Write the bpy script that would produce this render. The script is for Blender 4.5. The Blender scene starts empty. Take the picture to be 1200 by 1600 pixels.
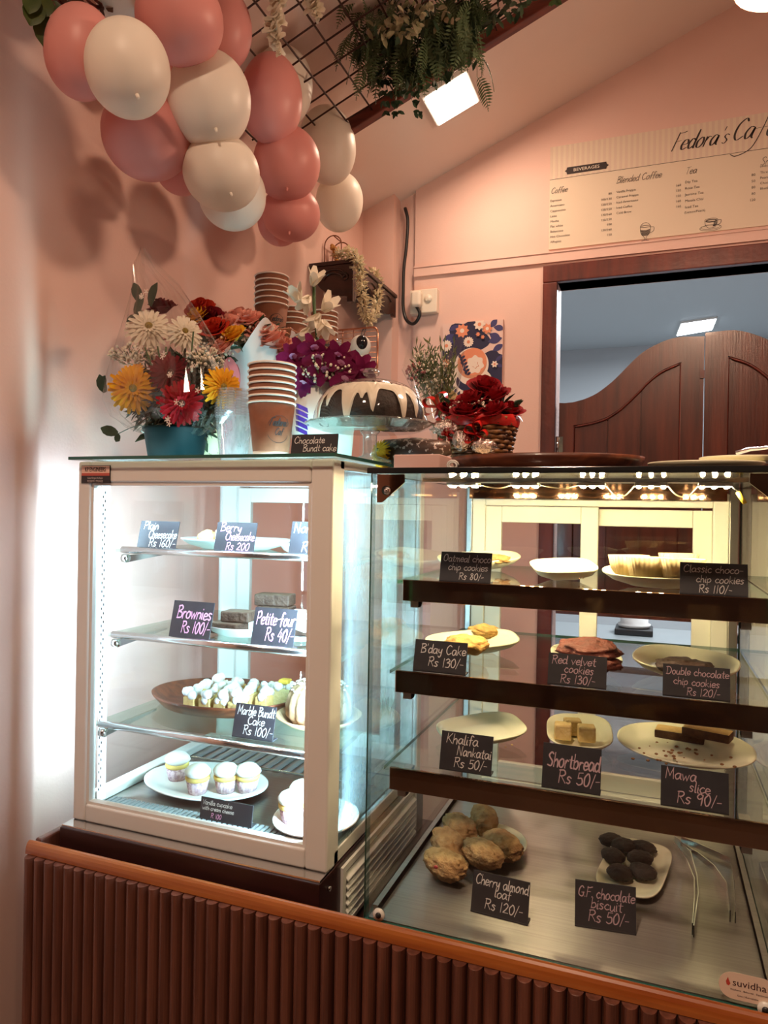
import bpy, math, random
from mathutils import Vector, Matrix, Euler, noise
V = Vector
random.seed(7)
scene = bpy.context.scene
col = scene.collection
PI = math.pi

# ------------------------------------------------------------------ camera
CAM_H, FPX = 1.4114, 1115.0
YAW, PIT, ROL = math.radians(20.801), math.radians(-.058), math.radians(-.974)
def _axes():
    f = V((-math.sin(YAW) * math.cos(PIT), math.cos(YAW) * math.cos(PIT), math.sin(PIT)))
    r = V((math.cos(YAW), math.sin(YAW), 0))
    d = f.cross(r)
    return r * math.cos(ROL) + d * math.sin(ROL), d * math.cos(ROL) - r * math.sin(ROL), f
AR, AD, AF = _axes()
EYE = V((0, 0, CAM_H))
cam = bpy.data.cameras.new('camera')
cam.sensor_fit = 'VERTICAL'
cam.sensor_height = 24
cam.lens = FPX / 1600 * 24
cam.clip_start = .02
camo = bpy.data.objects.new('camera', cam)
col.objects.link(camo)
camo.matrix_world = Matrix(((AR.x, -AD.x, -AF.x, 0), (AR.y, -AD.y, -AF.y, 0), (AR.z, -AD.z, -AF.z, CAM_H), (0, 0, 0, 1)))
scene.camera = camo

def at(u, v, x=None, y=None, z=None):
    """point of the place where a sight line meets the plane x=, y= or z="""
    q = AR * ((u - 600) / FPX) + AD * ((v - 800) / FPX) + AF
    t = x / q.x if x is not None else y / q.y if y is not None else (z - CAM_H) / q.z
    return EYE + q * t
def depth(p):
    return (p - EYE).dot(AF)

# ------------------------------------------------------------------ exposure, world
scene.view_settings.view_transform = 'Standard'
scene.view_settings.look = 'None'
scene.view_settings.gamma = 1
scene.view_settings.use_curve_mapping = False
scene.view_settings.exposure = 0.2
cy = scene.cycles
cy.max_bounces = 10
cy.diffuse_bounces = 5
cy.glossy_bounces = 6
cy.transmission_bounces = 8
cy.transparent_max_bounces = 40
cy.sample_clamp_indirect = 4
cy.blur_glossy = .5
cy.caustics_reflective = False
cy.caustics_refractive = False
cy.use_denoising = True
w = bpy.data.worlds.new('world')
scene.world = w
w.use_nodes = True
w.node_tree.nodes['Background'].inputs[0].default_value = (1, .8, .65, 1)
w.node_tree.nodes['Background'].inputs[1].default_value = .02

WARM = (1, .69, .48)
COOL = (.52, .82, 1)
CEIL_S, CEIL_X0, CEIL_Z0 = .4117, -1.137, 2.614
def wall_x(y):
    return -1.12 - .05 * (2.70 - y)      # the left wall runs slightly out of square
def ceil_z(x):
    return CEIL_Z0 + CEIL_S * (x - CEIL_X0)
def area(name, loc, rot, sx, sy, power, colr, spread=180):
    l = bpy.data.lights.new(name, 'AREA')
    l.shape = 'RECTANGLE'
    l.size, l.size_y, l.energy, l.color = sx, sy, power, colr
    l.spread = math.radians(spread)
    o = bpy.data.objects.new(name, l)
    o.location = loc
    o.rotation_euler = rot
    col.objects.link(o)
    return o
CEIL_ROT = (0, -math.atan(CEIL_S), 0)
# square ceiling panels: the first is in view, the rest unseen fill lamps added
PANELS = [(-.665, 2.305), (-.35, -.15), (1.1, -.7)]
PANEL_W = [5.5, 32, 14]
for (px, py), pw in zip(PANELS, PANEL_W):
    area('panel_light', (px + .012, py, ceil_z(px) - .035), CEIL_ROT, .13, .15, pw, WARM)
area('kitchen_panel_light', (.2, 4.2, 2.70), (0, 0, 0), .3, .9, 110, (.88, .95, 1))
area('left_case_light', (-.78, 1.145, 1.465), (math.radians(10), 0, 0), .48, .02, 3.5, COOL)
# the upright light strips behind the two front posts of the chilled case
area('left_case_strip_light', (-1.022, 1.128, 1.145), (math.radians(90), 0, math.radians(12)), .010, .60, 7, COOL)
area('left_case_strip_light', (-.534, 1.130, 1.145), (math.radians(90), 0, math.radians(52)), .040, .60, 14.5, COOL)
pl_ = bpy.data.lights.new('pendant_bulb_light', 'POINT')
pl_.energy, pl_.color, pl_.shadow_soft_size = 34, WARM, .085
PEND = at(1224, -30, y=1.52)
plo = bpy.data.objects.new('pendant_bulb_light', pl_)
plo.location = PEND + V((0, 0, .003))
col.objects.link(plo)

# ------------------------------------------------------------------ materials
MATS = {}
ANI = 0.25
def lin(c):
    return tuple(((x / 12.92) if x <= .04045 else ((x + .055) / 1.055) ** 2.4) for x in c)
def rgb(h):
    return lin(tuple(int(h[i:i + 2], 16) / 255 for i in (0, 2, 4)))
def mat(name, c, rough=.5, metal=0, c2=None, ns=20, ramp=(.35, .65), stretch=(1, 1, 1), bump=0, bs=60, bstretch=None,
        coat=0, emit=None, es=0, sss=0, trl=0, spec=.5, detail=4, rot=None, aniso=0):
    if name in MATS:
        return MATS[name]
    if isinstance(c, str): c = rgb(c)
    if isinstance(c2, str): c2 = rgb(c2)
    m = bpy.data.materials.new(name)
    m.use_nodes = True
    nt = m.node_tree
    N, L = nt.nodes, nt.links
    p = N['Principled BSDF']
    p.inputs['Base Color'].default_value = (*c, 1)
    p.inputs['Roughness'].default_value = rough
    p.inputs['Metallic'].default_value = metal
    p.inputs['Coat Weight'].default_value = coat
    p.inputs['Coat Roughness'].default_value = .08
    p.inputs['Specular IOR Level'].default_value = spec
    p.inputs['Anisotropic'].default_value = aniso
    if sss:
        p.inputs['Subsurface Weight'].default_value = sss
        p.inputs['Subsurface Radius'].default_value = (.01, .005, .003)
    if emit:
        p.inputs['Emission Color'].default_value = (*emit, 1)
        p.inputs['Emission Strength'].default_value = es
    if aniso:
        cx = N.new('ShaderNodeCombineXYZ'); cx.inputs[0].default_value = 1
        L.new(cx.outputs[0], p.inputs['Tangent'])
        p.inputs['Anisotropic Rotation'].default_value = ANI
    def coords(st):
        tc = N.new('ShaderNodeTexCoord')
        mp = N.new('ShaderNodeMapping')
        mp.inputs['Scale'].default_value = st
        if rot: mp.inputs['Rotation'].default_value = rot
        L.new(tc.outputs['Object'], mp.inputs['Vector'])
        return mp.outputs['Vector']
    if c2:
        n = N.new('ShaderNodeTexNoise')
        n.inputs['Scale'].default_value = ns
        n.inputs['Detail'].default_value = detail
        L.new(coords(stretch), n.inputs['Vector'])
        r = N.new('ShaderNodeValToRGB')
        r.color_ramp.elements[0].position, r.color_ramp.elements[1].position = ramp
        r.color_ramp.elements[0].color = (*c, 1)
        r.color_ramp.elements[1].color = (*c2, 1)
        L.new(n.outputs['Fac'], r.inputs['Fac'])
        L.new(r.outputs['Color'], p.inputs['Base Color'])
    if bump:
        n = N.new('ShaderNodeTexNoise')
        n.inputs['Scale'].default_value = bs
        n.inputs['Detail'].default_value = 5
        L.new(coords(bstretch or (1, 1, 1)), n.inputs['Vector'])
        b = N.new('ShaderNodeBump')
        b.inputs['Strength'].default_value = bump
        b.inputs['Distance'].default_value = .01
        L.new(n.outputs['Fac'], b.inputs['Height'])
        L.new(b.outputs['Normal'], p.inputs['Normal'])
    if trl:
        t = N.new('ShaderNodeBsdfTranslucent')
        t.inputs['Color'].default_value = (*c, 1)
        mx = N.new('ShaderNodeMixShader')
        mx.inputs[0].default_value = trl
        L.new(p.outputs[0], mx.inputs[1])
        L.new(t.outputs[0], mx.inputs[2])
        L.new(mx.outputs[0], N['Material Output'].inputs['Surface'])
    MATS[name] = m
    return m
def glass(name, tint=(1, 1, 1), refl=1.0, fog=0, fogc=(.8, .92, .92), rough=0.0, drops=False, base=.04):
    """thin clear pane: mostly see-through, mirror-like towards grazing angles; fog adds a milky film"""
    m = bpy.data.materials.new(name)
    m.use_nodes = True
    nt = m.node_tree
    N, L = nt.nodes, nt.links
    N.remove(N['Principled BSDF'])
    t = N.new('ShaderNodeBsdfTransparent')
    t.inputs[0].default_value = (*tint, 1)
    g = N.new('ShaderNodeBsdfGlossy')
    g.inputs['Roughness'].default_value = rough
    lw = N.new('ShaderNodeLayerWeight')
    pw = N.new('ShaderNodeMath'); pw.operation = 'POWER'; pw.inputs[1].default_value = 4.5
    ml = N.new('ShaderNodeMath'); ml.operation = 'MULTIPLY_ADD'; ml.inputs[1].default_value = .9 * refl; ml.inputs[2].default_value = base * refl
    L.new(lw.outputs['Facing'], pw.inputs[0]); L.new(pw.outputs[0], ml.inputs[0])
    base_out = t.outputs[0]
    if fog:
        d = N.new('ShaderNodeBsdfDiffuse'); d.inputs[0].default_value = (*fogc, 1)
        tl = N.new('ShaderNodeBsdfTranslucent'); tl.inputs[0].default_value = (*fogc, 1)
        a = N.new('ShaderNodeMixShader'); a.inputs[0].default_value = .6
        L.new(d.outputs[0], a.inputs[1]); L.new(tl.outputs[0], a.inputs[2])
        tc = N.new('ShaderNodeTexCoord')
        n = N.new('ShaderNodeTexNoise'); n.inputs['Scale'].default_value = 7; n.inputs['Detail'].default_value = 3
        L.new(tc.outputs['Object'], n.inputs['Vector'])
        n2 = N.new('ShaderNodeTexNoise'); n2.inputs['Scale'].default_value = 130
        mp = N.new('ShaderNodeMapping'); mp.inputs['Scale'].default_value = (1, 1, .35)
        L.new(tc.outputs['Object'], mp.inputs['Vector']); L.new(mp.outputs[0], n2.inputs['Vector'])
        ad = N.new('ShaderNodeMath'); ad.operation = 'MULTIPLY_ADD'; ad.inputs[1].default_value = .5
        L.new(n2.outputs['Fac'], ad.inputs[0]); L.new(n.outputs['Fac'], ad.inputs[2])
        mr = N.new('ShaderNodeMapRange'); mr.inputs[1].default_value = .5; mr.inputs[2].default_value = 1.0
        mr.inputs[3].default_value = fog * .25; mr.inputs[4].default_value = fog
        L.new(ad.outputs[0], mr.inputs[0])
        b = N.new('ShaderNodeMixShader')
        L.new(mr.outputs[0], b.inputs[0]); L.new(t.outputs[0], b.inputs[1]); L.new(a.outputs[0], b.inputs[2])
        base_out = b.outputs[0]
    mx = N.new('ShaderNodeMixShader')
    L.new(ml.outputs[0], mx.inputs[0]); L.new(base_out, mx.inputs[1]); L.new(g.outputs[0], mx.inputs[2])
    L.new(mx.outputs[0], N['Material Output'].inputs['Surface'])
    MATS[name] = m
    return m
def emis(name, c, s):
    m = bpy.data.materials.new(name)
    m.use_nodes = True
    N, L = m.node_tree.nodes, m.node_tree.links
    N.remove(N['Principled BSDF'])
    e = N.new('ShaderNodeEmission')
    e.inputs[0].default_value = (*c, 1)
    e.inputs[1].default_value = s
    L.new(e.outputs[0], N['Material Output'].inputs['Surface'])
    MATS[name] = m
    return m

M_wall = mat('pink_paint', (.74, .50, .43), .62, c2=(.71, .47, .40), ns=3, bump=.05, bs=160)
M_ceil = mat('ceiling_paint', (.80, .67, .60), .7, c2=(.77, .64, .57), ns=3, bump=.04, bs=120)
M_doorw = mat('door_wood', '3c1810', .32, c2='622b1b', ns=3.2, stretch=(9, 9, .8), ramp=(.3, .75), coat=.35, bump=.08, bs=14, bstretch=(12, 12, .8))
M_framew = mat('door_frame_wood', '451309', .42, c2='6a2414', ns=4, stretch=(6, 6, .7), coat=.06, bump=.12, bs=40)
M_slat = mat('slat_wood', '4e2a20', .38, c2='7c4b3a', ns=5, stretch=(16, 16, .9), ramp=(.3, .8), coat=.2, bump=.05, bs=30, bstretch=(14, 14, 1))
M_rail = mat('rail_wood', '8a4218', .3, c2='b06a30', ns=5, stretch=(1, 12, 12), ramp=(.3, .75), coat=.5)
M_plinth = mat('plinth_laminate', '2a1210', .4, c2='35191a', ns=6, stretch=(1, 1, 10), coat=.1)
M_trimw = mat('beam_wood', '4a1a10', .4, c2='6b2c1b', ns=5, stretch=(1, 12, 12))
M_white = mat('white_powder_coat', (.72, .70, .66), .45)
M_upvc = mat('cream_upvc', (.78, .76, .64), .38)
M_chrome = mat('chrome', (.82, .84, .85), .14, 1)
M_steel = mat('brushed_steel', (.38, .36, .33), .34, 1, c2=(.45, .43, .39), ns=6, stretch=(.6, 60, 1), aniso=.92)
M_bronze = mat('bronze_mirror', (.36, .21, .13), .05, 1)
M_black = mat('black_plastic', (.012, .012, .013), .4)
M_board = mat('chalkboard', (.020, .020, .026), .5, c2=(.028, .028, .034), ns=30)
M_chalk = mat('white_chalk_ink', (.74, .73, .70), .7)
M_chalkp = mat('pink_chalk_ink', (.85, .38, .62), .7)
M_chalkm = mat('mauve_chalk_ink', (.56, .40, .44), .7)
M_glass = glass('clear_glass')
M_glassg = glass('green_tinted_glass', (.86, .97, .92))
M_fog = glass('fogged_glass', (.90, .98, .98), fog=.5, fogc=(.50, .62, .66))
M_edge = mat('glass_edge', (.02, .10, .08), .15)
M_edged = mat('dark_glass_edge', (.012, .02, .02), .12)
M_dtop = mat('dark_glass', (.015, .016, .017), .1)
M_plate = mat('cream_melamine', (.82, .80, .58), .3)
M_china = mat('white_china', (.82, .82, .80), .25)
M_kraft = mat('kraft_paper', '7a4a32', .75, c2='845138', ns=60)
M_kraft_lit = mat('kraft_lit_foot', (.80, .72, .62), .75)  # pale cup foot: light from the case below put into the colour
M_rim = mat('cup_rim_paper', (.85, .74, .66), .6)
M_ink = mat('dark_ink', (.03, .02, .02), .6)
M_plast = glass('frosted_plastic', (.95, .97, 1), fog=.5, fogc=(.9, .92, .94))
M_wallnut = mat('walnut_tray', '4d2415', .4, c2='7a4126', ns=5, stretch=(2, 14, 14), coat=.2)
M_cello = glass('cellophane', (.98, .98, .97), refl=.9, base=.09, rough=.10)
M_leaf = mat('leaf_green', (.035, .085, .022), .45, c2=(.06, .13, .03), ns=30, trl=.2)
M_leafd = mat('dark_leaf', (.018, .04, .02), .45, c2=(.03, .065, .03), ns=30, trl=.15)
M_fern = mat('fern_green', (.07, .11, .045), .55, c2=(.10, .15, .065), ns=30, trl=.2)
M_varieg = mat('cream_leaf', (.45, .40, .26), .5, c2=(.16, .18, .08), ns=40, trl=.2)
M_copper = mat('copper_wire', (.55, .26, .16), .3, 1)

# ------------------------------------------------------------------ mesh builder
class MB:
    def __init__(s):
        s.v, s.f, s.m, s.sm = [], [], [], []
        s.mi, s.smooth, s.X = 0, False, Matrix()
    def add(s, vs, fs, smooth=None):
        n = len(s.v)
        X = s.X
        s.v += [X @ V(p) for p in vs]
        sm = s.smooth if smooth is None else smooth
        for f in fs:
            s.f.append(tuple(i + n for i in f)); s.m.append(s.mi); s.sm.append(sm)
        return s
    def bx(s, lo, hi):
        (a, b, c), (d, e, f) = lo, hi
        return s.add([(a, b, c), (d, b, c), (d, e, c), (a, e, c), (a, b, f), (d, b, f), (d, e, f), (a, e, f)],
                     [(3, 2, 1, 0), (4, 5, 6, 7), (0, 1, 5, 4), (1, 2, 6, 5), (2, 3, 7, 6), (3, 0, 4, 7)], False)
    def prism(s, pts, d):
        """planar outline pts extruded by vector d"""
        n = len(pts); d = V(d)
        vs = [V(p) for p in pts] + [V(p) + d for p in pts]
        fs = [tuple(range(n))[::-1], tuple(range(n, 2 * n))] + [(i, (i + 1) % n, (i + 1) % n + n, i + n) for i in range(n)]
        return s.add(vs, fs, False)
    def face(s, pts):
        return s.add(pts, [tuple(range(len(pts)))], False)
    def lathe(s, prof, c=(0, 0, 0), n=32, fx=None, smooth=True, cap=True):
        """prof: (r, z); fx(theta) scales the radius -> (sx, sy)"""
        vs, fs = [], []
        for r, z in prof:
            for k in range(n):
                t = 2 * PI * k / n
                q = fx(t, r, z) if fx else (r * math.cos(t), r * math.sin(t), z)
                vs.append((c[0] + q[0], c[1] + q[1], c[2] + q[2]))
        for i in range(len(prof) - 1):
            for k in range(n):
                a, b = i * n + k, i * n + (k + 1) % n
                fs.append((a, b, b + n, a + n))
        if cap and prof[0][0] > 1e-6: fs.append(tuple(range(n))[::-1])
        if cap and prof[-1][0] > 1e-6: fs.append(tuple(range((len(prof) - 1) * n, len(prof) * n)))
        return s.add(vs, fs, smooth)
    def cyl(s, p0, p1, r, r1=None, n=16, smooth=True):
        return s.tube([p0, p1], [r, r if r1 is None else r1], n, smooth)
    def tube(s, pts, r, n=8, smooth=True, cap=True):
        pts = [V(p) for p in pts]
        rs = r if isinstance(r, (list, tuple)) else [r] * len(pts)
        up = None
        vs, fs = [], []
        for i, p in enumerate(pts):
            t = (pts[min(i + 1, len(pts) - 1)] - pts[max(i - 1, 0)])
            t = t.normalized() if t.length > 1e-9 else V((0, 0, 1))
            if up is None:
                up = t.orthogonal().normalized()
            else:
                up = (up - t * up.dot(t))
                up = up.normalized() if up.length > 1e-6 else t.orthogonal().normalized()
            bi = t.cross(up)
            for k in range(n):
                a = 2 * PI * k / n
                vs.append(p + (up * math.cos(a) + bi * math.sin(a)) * rs[i])
        for i in range(len(pts) - 1):
            for k in range(n):
                a, b = i * n + k, i * n + (k + 1) % n
                fs.append((a, b, b + n, a + n))
        if cap:
            fs.append(tuple(range(n))[::-1]); fs.append(tuple(range((len(pts) - 1) * n, len(pts) * n)))
        return s.add(vs, fs, smooth)
    def ball(s, c, r, n=16, m=10, f=None, smooth=True):
        """r: radius or (rx, ry, rz); f(unit dir) multiplies the radius"""
        R = r if isinstance(r, (tuple, list, V)) else (r, r, r)
        vs, fs = [], []
        for j in range(m + 1):
            ph = PI * j / m
            for k in range(n):
                th = 2 * PI * k / n
                d = V((math.sin(ph) * math.cos(th), math.sin(ph) * math.sin(th), math.cos(ph)))
                g = f(d) if f else 1
                vs.append((c[0] + d.x * R[0] * g, c[1] + d.y * R[1] * g, c[2] + d.z * R[2] * g))
        for j in range(m):
            for k in range(n):
                a, b = j * n + k, j * n + (k + 1) % n
                fs.append((a, a + n, b + n, b))
        return s.add(vs, fs, smooth)
    def blade(s, o, d, up, ln, wd, curl=0, seg=4, tip=.0, cup=0, shape=None):
        """petal or leaf: from o along d, bending by curl towards up"""
        o, d, up = V(o), V(d).normalized(), V(up)
        side = d.cross(up)
        side = side.normalized() if side.length > 1e-6 else d.orthogonal().normalized()
        up = side.cross(d).normalized()
        vs, fs = [], []
        p, a = o.copy(), 0
        for i in range(seg + 1):
            t = i / seg
            wv = (shape(t) if shape else math.sin(PI * (t * .82 + .1)) ** .8) * wd / 2
            if i == seg: wv = max(wd * tip, wd * .04)
            dd = d * math.cos(a) + up * math.sin(a)
            uu = up * math.cos(a) - d * math.sin(a)
            vs += [p - side * wv + uu * cup * wv, p, p + side * wv + uu * cup * wv]
            if i < seg:
                b = i * 3
                fs += [(b, b + 1, b + 4, b + 3), (b + 1, b + 2, b + 5, b + 4)]
            p = p + dd * (ln / seg)
            a += curl / seg
        return s.add(vs, fs, True)
    def build(s, name, mats, parent=None, loc=None, bevel=0, seg=2):
        me = bpy.data.meshes.new(name)
        o = bpy.data.objects.new(name, me)
        base = V((0, 0, 0))
        if parent is not None:
            base = world_loc(parent)
        elif loc is not None:
            base = V(loc)
        me.from_pydata([tuple(v - base) for v in s.v], [], s.f)
        for m in (mats if isinstance(mats, (list, tuple)) else [mats]):
            me.materials.append(m)
        me.polygons.foreach_set('material_index', s.m)
        me.polygons.foreach_set('use_smooth', s.sm)
        me.update()
        col.objects.link(o)
        if parent is not None:
            o.parent = parent
        else:
            o.location = base
        if bevel:
            b = o.modifiers.new('edge', 'BEVEL')
            b.width, b.segments, b.limit_method, b.angle_limit = bevel, seg, 'ANGLE', math.radians(40)
        return o
def world_loc(o):
    p = V((0, 0, 0))
    while o is not None:
        p += V(o.location)
        o = o.parent
    return p
def tag(o, label, cat, group=None, kind=None):
    o['label'] = label
    o['category'] = cat
    if group: o['group'] = group
    if kind: o['kind'] = kind
    return o
def thing(name, label, cat, loc, group=None):
    o = bpy.data.objects.new(name, None)
    o.empty_display_size = .05
    o.location = loc
    col.objects.link(o)
    return tag(o, label, cat, group)
def struct(o, label=None):
    o['kind'] = 'structure'
    if label: o['label'] = label
    return o
def copy_tree(o, parent=None):
    c = o.copy()
    col.objects.link(c)
    c.parent = parent
    for ch in list(o.children):
        copy_tree(ch, c)
    return c
def rotm(rx=0, ry=0, rz=0):
    return Euler((rx, ry, rz)).to_matrix().to_4x4()
def T(p):
    return Matrix.Translation(V(p))

# ------------------------------------------------------------------ handwriting (single strokes)
G = {
 'a': (.56, '.45,.5 .2,.55 .03,.28 .15,0 .35,.12 .45,.5|.45,.5 .44,.1 .53,0'),
 'b': (.52, '.08,1 .06,0|.06,.4 .3,.55 .45,.28 .3,0 .06,.06'),
 'c': (.48, '.42,.46 .24,.56 .04,.28 .2,0 .45,.1'),
 'd': (.55, '.42,.45 .2,.55 .03,.27 .17,0 .42,.16|.45,1 .43,.1 .51,0'),
 'e': (.5, '.06,.27 .42,.32 .36,.52 .15,.52 .04,.25 .18,0 .45,.1'),
 'f': (.42, '.44,.9 .3,1 .2,.8 .16,-.1|.03,.5 .36,.52'),
 'g': (.52, '.43,.48 .2,.56 .05,.3 .18,.05 .38,.18 .44,.5|.44,.5 .42,-.2 .22,-.36 .05,-.25'),
 'h': (.52, '.08,1 .06,0|.06,.35 .28,.54 .4,.35 .41,0'),
 'i': (.22, '.08,.52 .07,.05 .15,0|.09,.74 .1,.78'),
 'k': (.5, '.08,1 .06,0|.38,.52 .09,.25|.14,.28 .42,0'),
 'l': (.24, '.1,1 .08,.08 .18,0'),
 'm': (.7, '.06,.52 .05,0|.05,.35 .2,.54 .3,.38 .29,0|.3,.35 .46,.54 .57,.38 .57,0'),
 'n': (.5, '.06,.52 .05,0|.05,.35 .25,.54 .38,.38 .39,0'),
 'o': (.54, '.25,.55 .06,.35 .1,.06 .3,0 .46,.22 .4,.5 .24,.55'),
 'p': (.53, '.07,.52 .04,-.36|.06,.4 .28,.56 .43,.3 .28,.02 .06,.08'),
 'r': (.42, '.07,.52 .06,0|.06,.3 .2,.52 .36,.5'),
 's': (.46, '.38,.48 .2,.56 .08,.42 .32,.2 .22,0 .04,.06'),
 't': (.42, '.2,.88 .18,.1 .34,.02|.03,.58 .38,.6'),
 'u': (.54, '.06,.52 .08,.1 .25,0 .4,.2|.42,.52 .42,.08 .5,0'),
 'v': (.48, '.03,.52 .2,0|.2,0 .42,.54'),
 'w': (.68, '.03,.52 .16,0|.16,0 .31,.42|.31,.42 .44,0|.44,0 .6,.54'),
 'y': (.52, '.05,.52 .1,.22 .28,.16 .42,.52|.42,.52 .36,-.2 .18,-.36 .05,-.25'),
 'B': (.62, '.1,1 .07,0|.02,.92 .35,1 .5,.78 .12,.53|.12,.53 .5,.45 .5,.1 .05,.0'),
 'C': (.66, '.55,.85 .38,1 .1,.75 .06,.3 .28,0 .6,.15'),
 'D': (.7, '.12,.98 .09,.02|.0,.96 .4,.95 .62,.55 .42,.06 .03,.0'),
 'E': (.6, '.5,.95 .2,1 .1,.75 .3,.55|.3,.55 .05,.4 .1,.05 .5,.1'),
 'F': (.58, '.12,1 .06,0|.10,.98 .36,.97 .6,1.04|.1,.52 .42,.54'),
 'G': (.68, '.56,.86 .35,1 .08,.7 .08,.25 .32,0 .55,.15 .55,.42|.36,.42 .64,.42'),
 'J': (.5, '.1,.95 .5,1|.34,.98 .3,.1 .12,-.1 0,.05'),
 'K': (.62, '.1,1 .06,0|.5,.98 .12,.45|.16,.5 .55,0'),
 'M': (.82, '.06,0 .12,1|.12,1 .38,.25|.38,.25 .64,1|.64,1 .7,0'),
 'N': (.72, '.07,0 .09,1|.09,1 .54,.02|.54,.02 .58,1'),
 'O': (.72, '.35,1 .08,.75 .1,.2 .34,0 .6,.3 .55,.85 .33,1'),
 'P': (.6, '.1,1 .07,0|.02,.94 .4,1 .52,.72 .3,.48 .1,.5'),
 'R': (.64, '.1,1 .07,0|.02,.94 .4,1 .5,.74 .3,.54 .1,.54|.22,.54 .56,0'),
 'S': (.58, '.5,.88 .32,1 .1,.8 .22,.56 .46,.35 .36,.04 .04,.1'),
 'T': (.6, '.02,.95 .6,1|.3,.98 .26,0'),
 'V': (.62, '.03,1 .26,0|.26,0 .6,1'),
 '0': (.58, '.28,.95 .07,.6 .14,.08 .36,.05 .5,.5 .4,.9 .26,.95'),
 '1': (.3, '.14,.95 .12,0'),
 '2': (.56, '.06,.75 .25,.95 .46,.75 .3,.4 .04,.04|.04,.04 .5,.06'),
 '3': (.54, '.06,.85 .26,.95 .42,.74 .2,.52|.2,.52 .46,.42 .38,.06 .05,.06'),
 '4': (.56, '.3,.95 .04,.36|.04,.36 .5,.38|.36,.7 .33,0'),
 '5': (.54, '.46,.95 .13,.93|.13,.93 .1,.54|.1,.54 .4,.56 .46,.2 .22,0 .04,.1'),
 '6': (.54, '.4,.95 .12,.6 .06,.2 .26,0 .46,.2 .32,.45 .08,.3'),
 '8': (.54, '.42,.85 .25,.95 .1,.76 .4,.36 .3,.03 .08,.15 .2,.5 .42,.8'),
 '9': (.54, '.44,.82 .24,.95 .07,.7 .2,.5 .42,.66 .46,.85 .38,0'),
 '/': (.36, '.32,1.02 .04,-.08'), '-': (.4, '.06,.42 .34,.43'), "'": (.2, '.1,1.02 .07,.82'), '.': (.2, '.07,.02 .09,.05'),
 '(': (.26, '.22,1.05 .08,.5 .22,-.15'), ')': (.26, '.05,1.05 .18,.5 .05,-.15'), ' ': (.36, ''),
}
def crom(p, k=5):
    if len(p) < 3: return p
    q = [p[0] * 2 - p[1]] + p + [p[-1] * 2 - p[-2]]
    out = []
    for i in range(1, len(q) - 2):
        a, b, c, d = q[i - 1:i + 3]
        for j in range(k):
            t = j / k
            out.append(.5 * (2 * b + (c - a) * t + (2 * a - 5 * b + 4 * c - d) * t * t + (3 * b - a - 3 * c + d) * t ** 3))
    out.append(p[-1])
    return out
def text_w(t, size, tight=1):
    return sum(G[c][0] for c in t) * size * tight
def write(mb, t, x, y, size, pen, fr, slant=.12, jit=.025, tight=1.0, rise=0, widths=None):
    """write t with its baseline start at (x, y) on the frame fr = (origin, right, up, normal)"""
    o, R, U, Nn = fr
    rnd = random.Random(t + str(size))
    for ch in t:
        adv, st = G[ch]
        dy = rnd.uniform(-jit, jit) * size
        for s in st.split('|') if st else []:
            pts = [V((float(a.split(',')[0]), float(a.split(',')[1]))) for a in s.split()]
            pts = [V((p.x + rnd.uniform(-jit, jit) * .6, p.y + rnd.uniform(-jit, jit))) for p in pts]
            pts = crom(pts)
            pts = [V((x + (p.x * tight + p.y * slant) * size, y + dy + p.y * size + rise * (x + p.x * size))) for p in pts]
            ribbon(mb, pts, pen, fr, widths)
        x += adv * size * tight
    return x
def ribbon(mb, pts, pen, fr, widths=None):
    o, R, U, Nn = fr
    L_, R_ = [], []
    n = len(pts)
    for i, p in enumerate(pts):
        t = pts[min(i + 1, n - 1)] - pts[max(i - 1, 0)]
        t = t.normalized() if t.length > 1e-9 else V((1, 0))
        nn = V((-t.y, t.x))
        wv = pen / 2 * (widths(t) if widths else 1)
        if i == 0: p = p - t * pen * .35
        if i == n - 1: p = p + t * pen * .35
        if i in (0, n - 1): wv *= .6
        L_.append(p + nn * wv); R_.append(p - nn * wv)
    f3 = lambda q: o + R * q.x + U * q.y + Nn
    vs = [f3(q) for q in L_] + [f3(q) for q in R_]
    mb.add(vs, [(i, i + n, i + 1 + n, i + 1) for i in range(n - 1)], False)
def type_text(mb, t, x, y, size, fr, align='LEFT', sx=1.0):
    """plain sans lettering (Blender's built-in typeface) laid on a frame"""
    cu = bpy.data.curves.new('lettering', 'FONT')
    cu.body, cu.size, cu.align_x = t, size, align
    cu.resolution_u = 2
    ob = bpy.data.objects.new('lettering', cu)
    col.objects.link(ob)
    dg = bpy.context.evaluated_depsgraph_get()
    me = bpy.data.meshes.new_from_object(ob.evaluated_get(dg))
    o, R, U, Nn = fr
    vs = [o + R * (x + v.co.x * sx) + U * (y + v.co.y) + Nn for v in me.vertices]
    mb.add(vs, [tuple(p.vertices) for p in me.polygons], False)
    bpy.data.objects.remove(ob)
    bpy.data.meshes.remove(me)
    bpy.data.curves.remove(cu)
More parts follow.
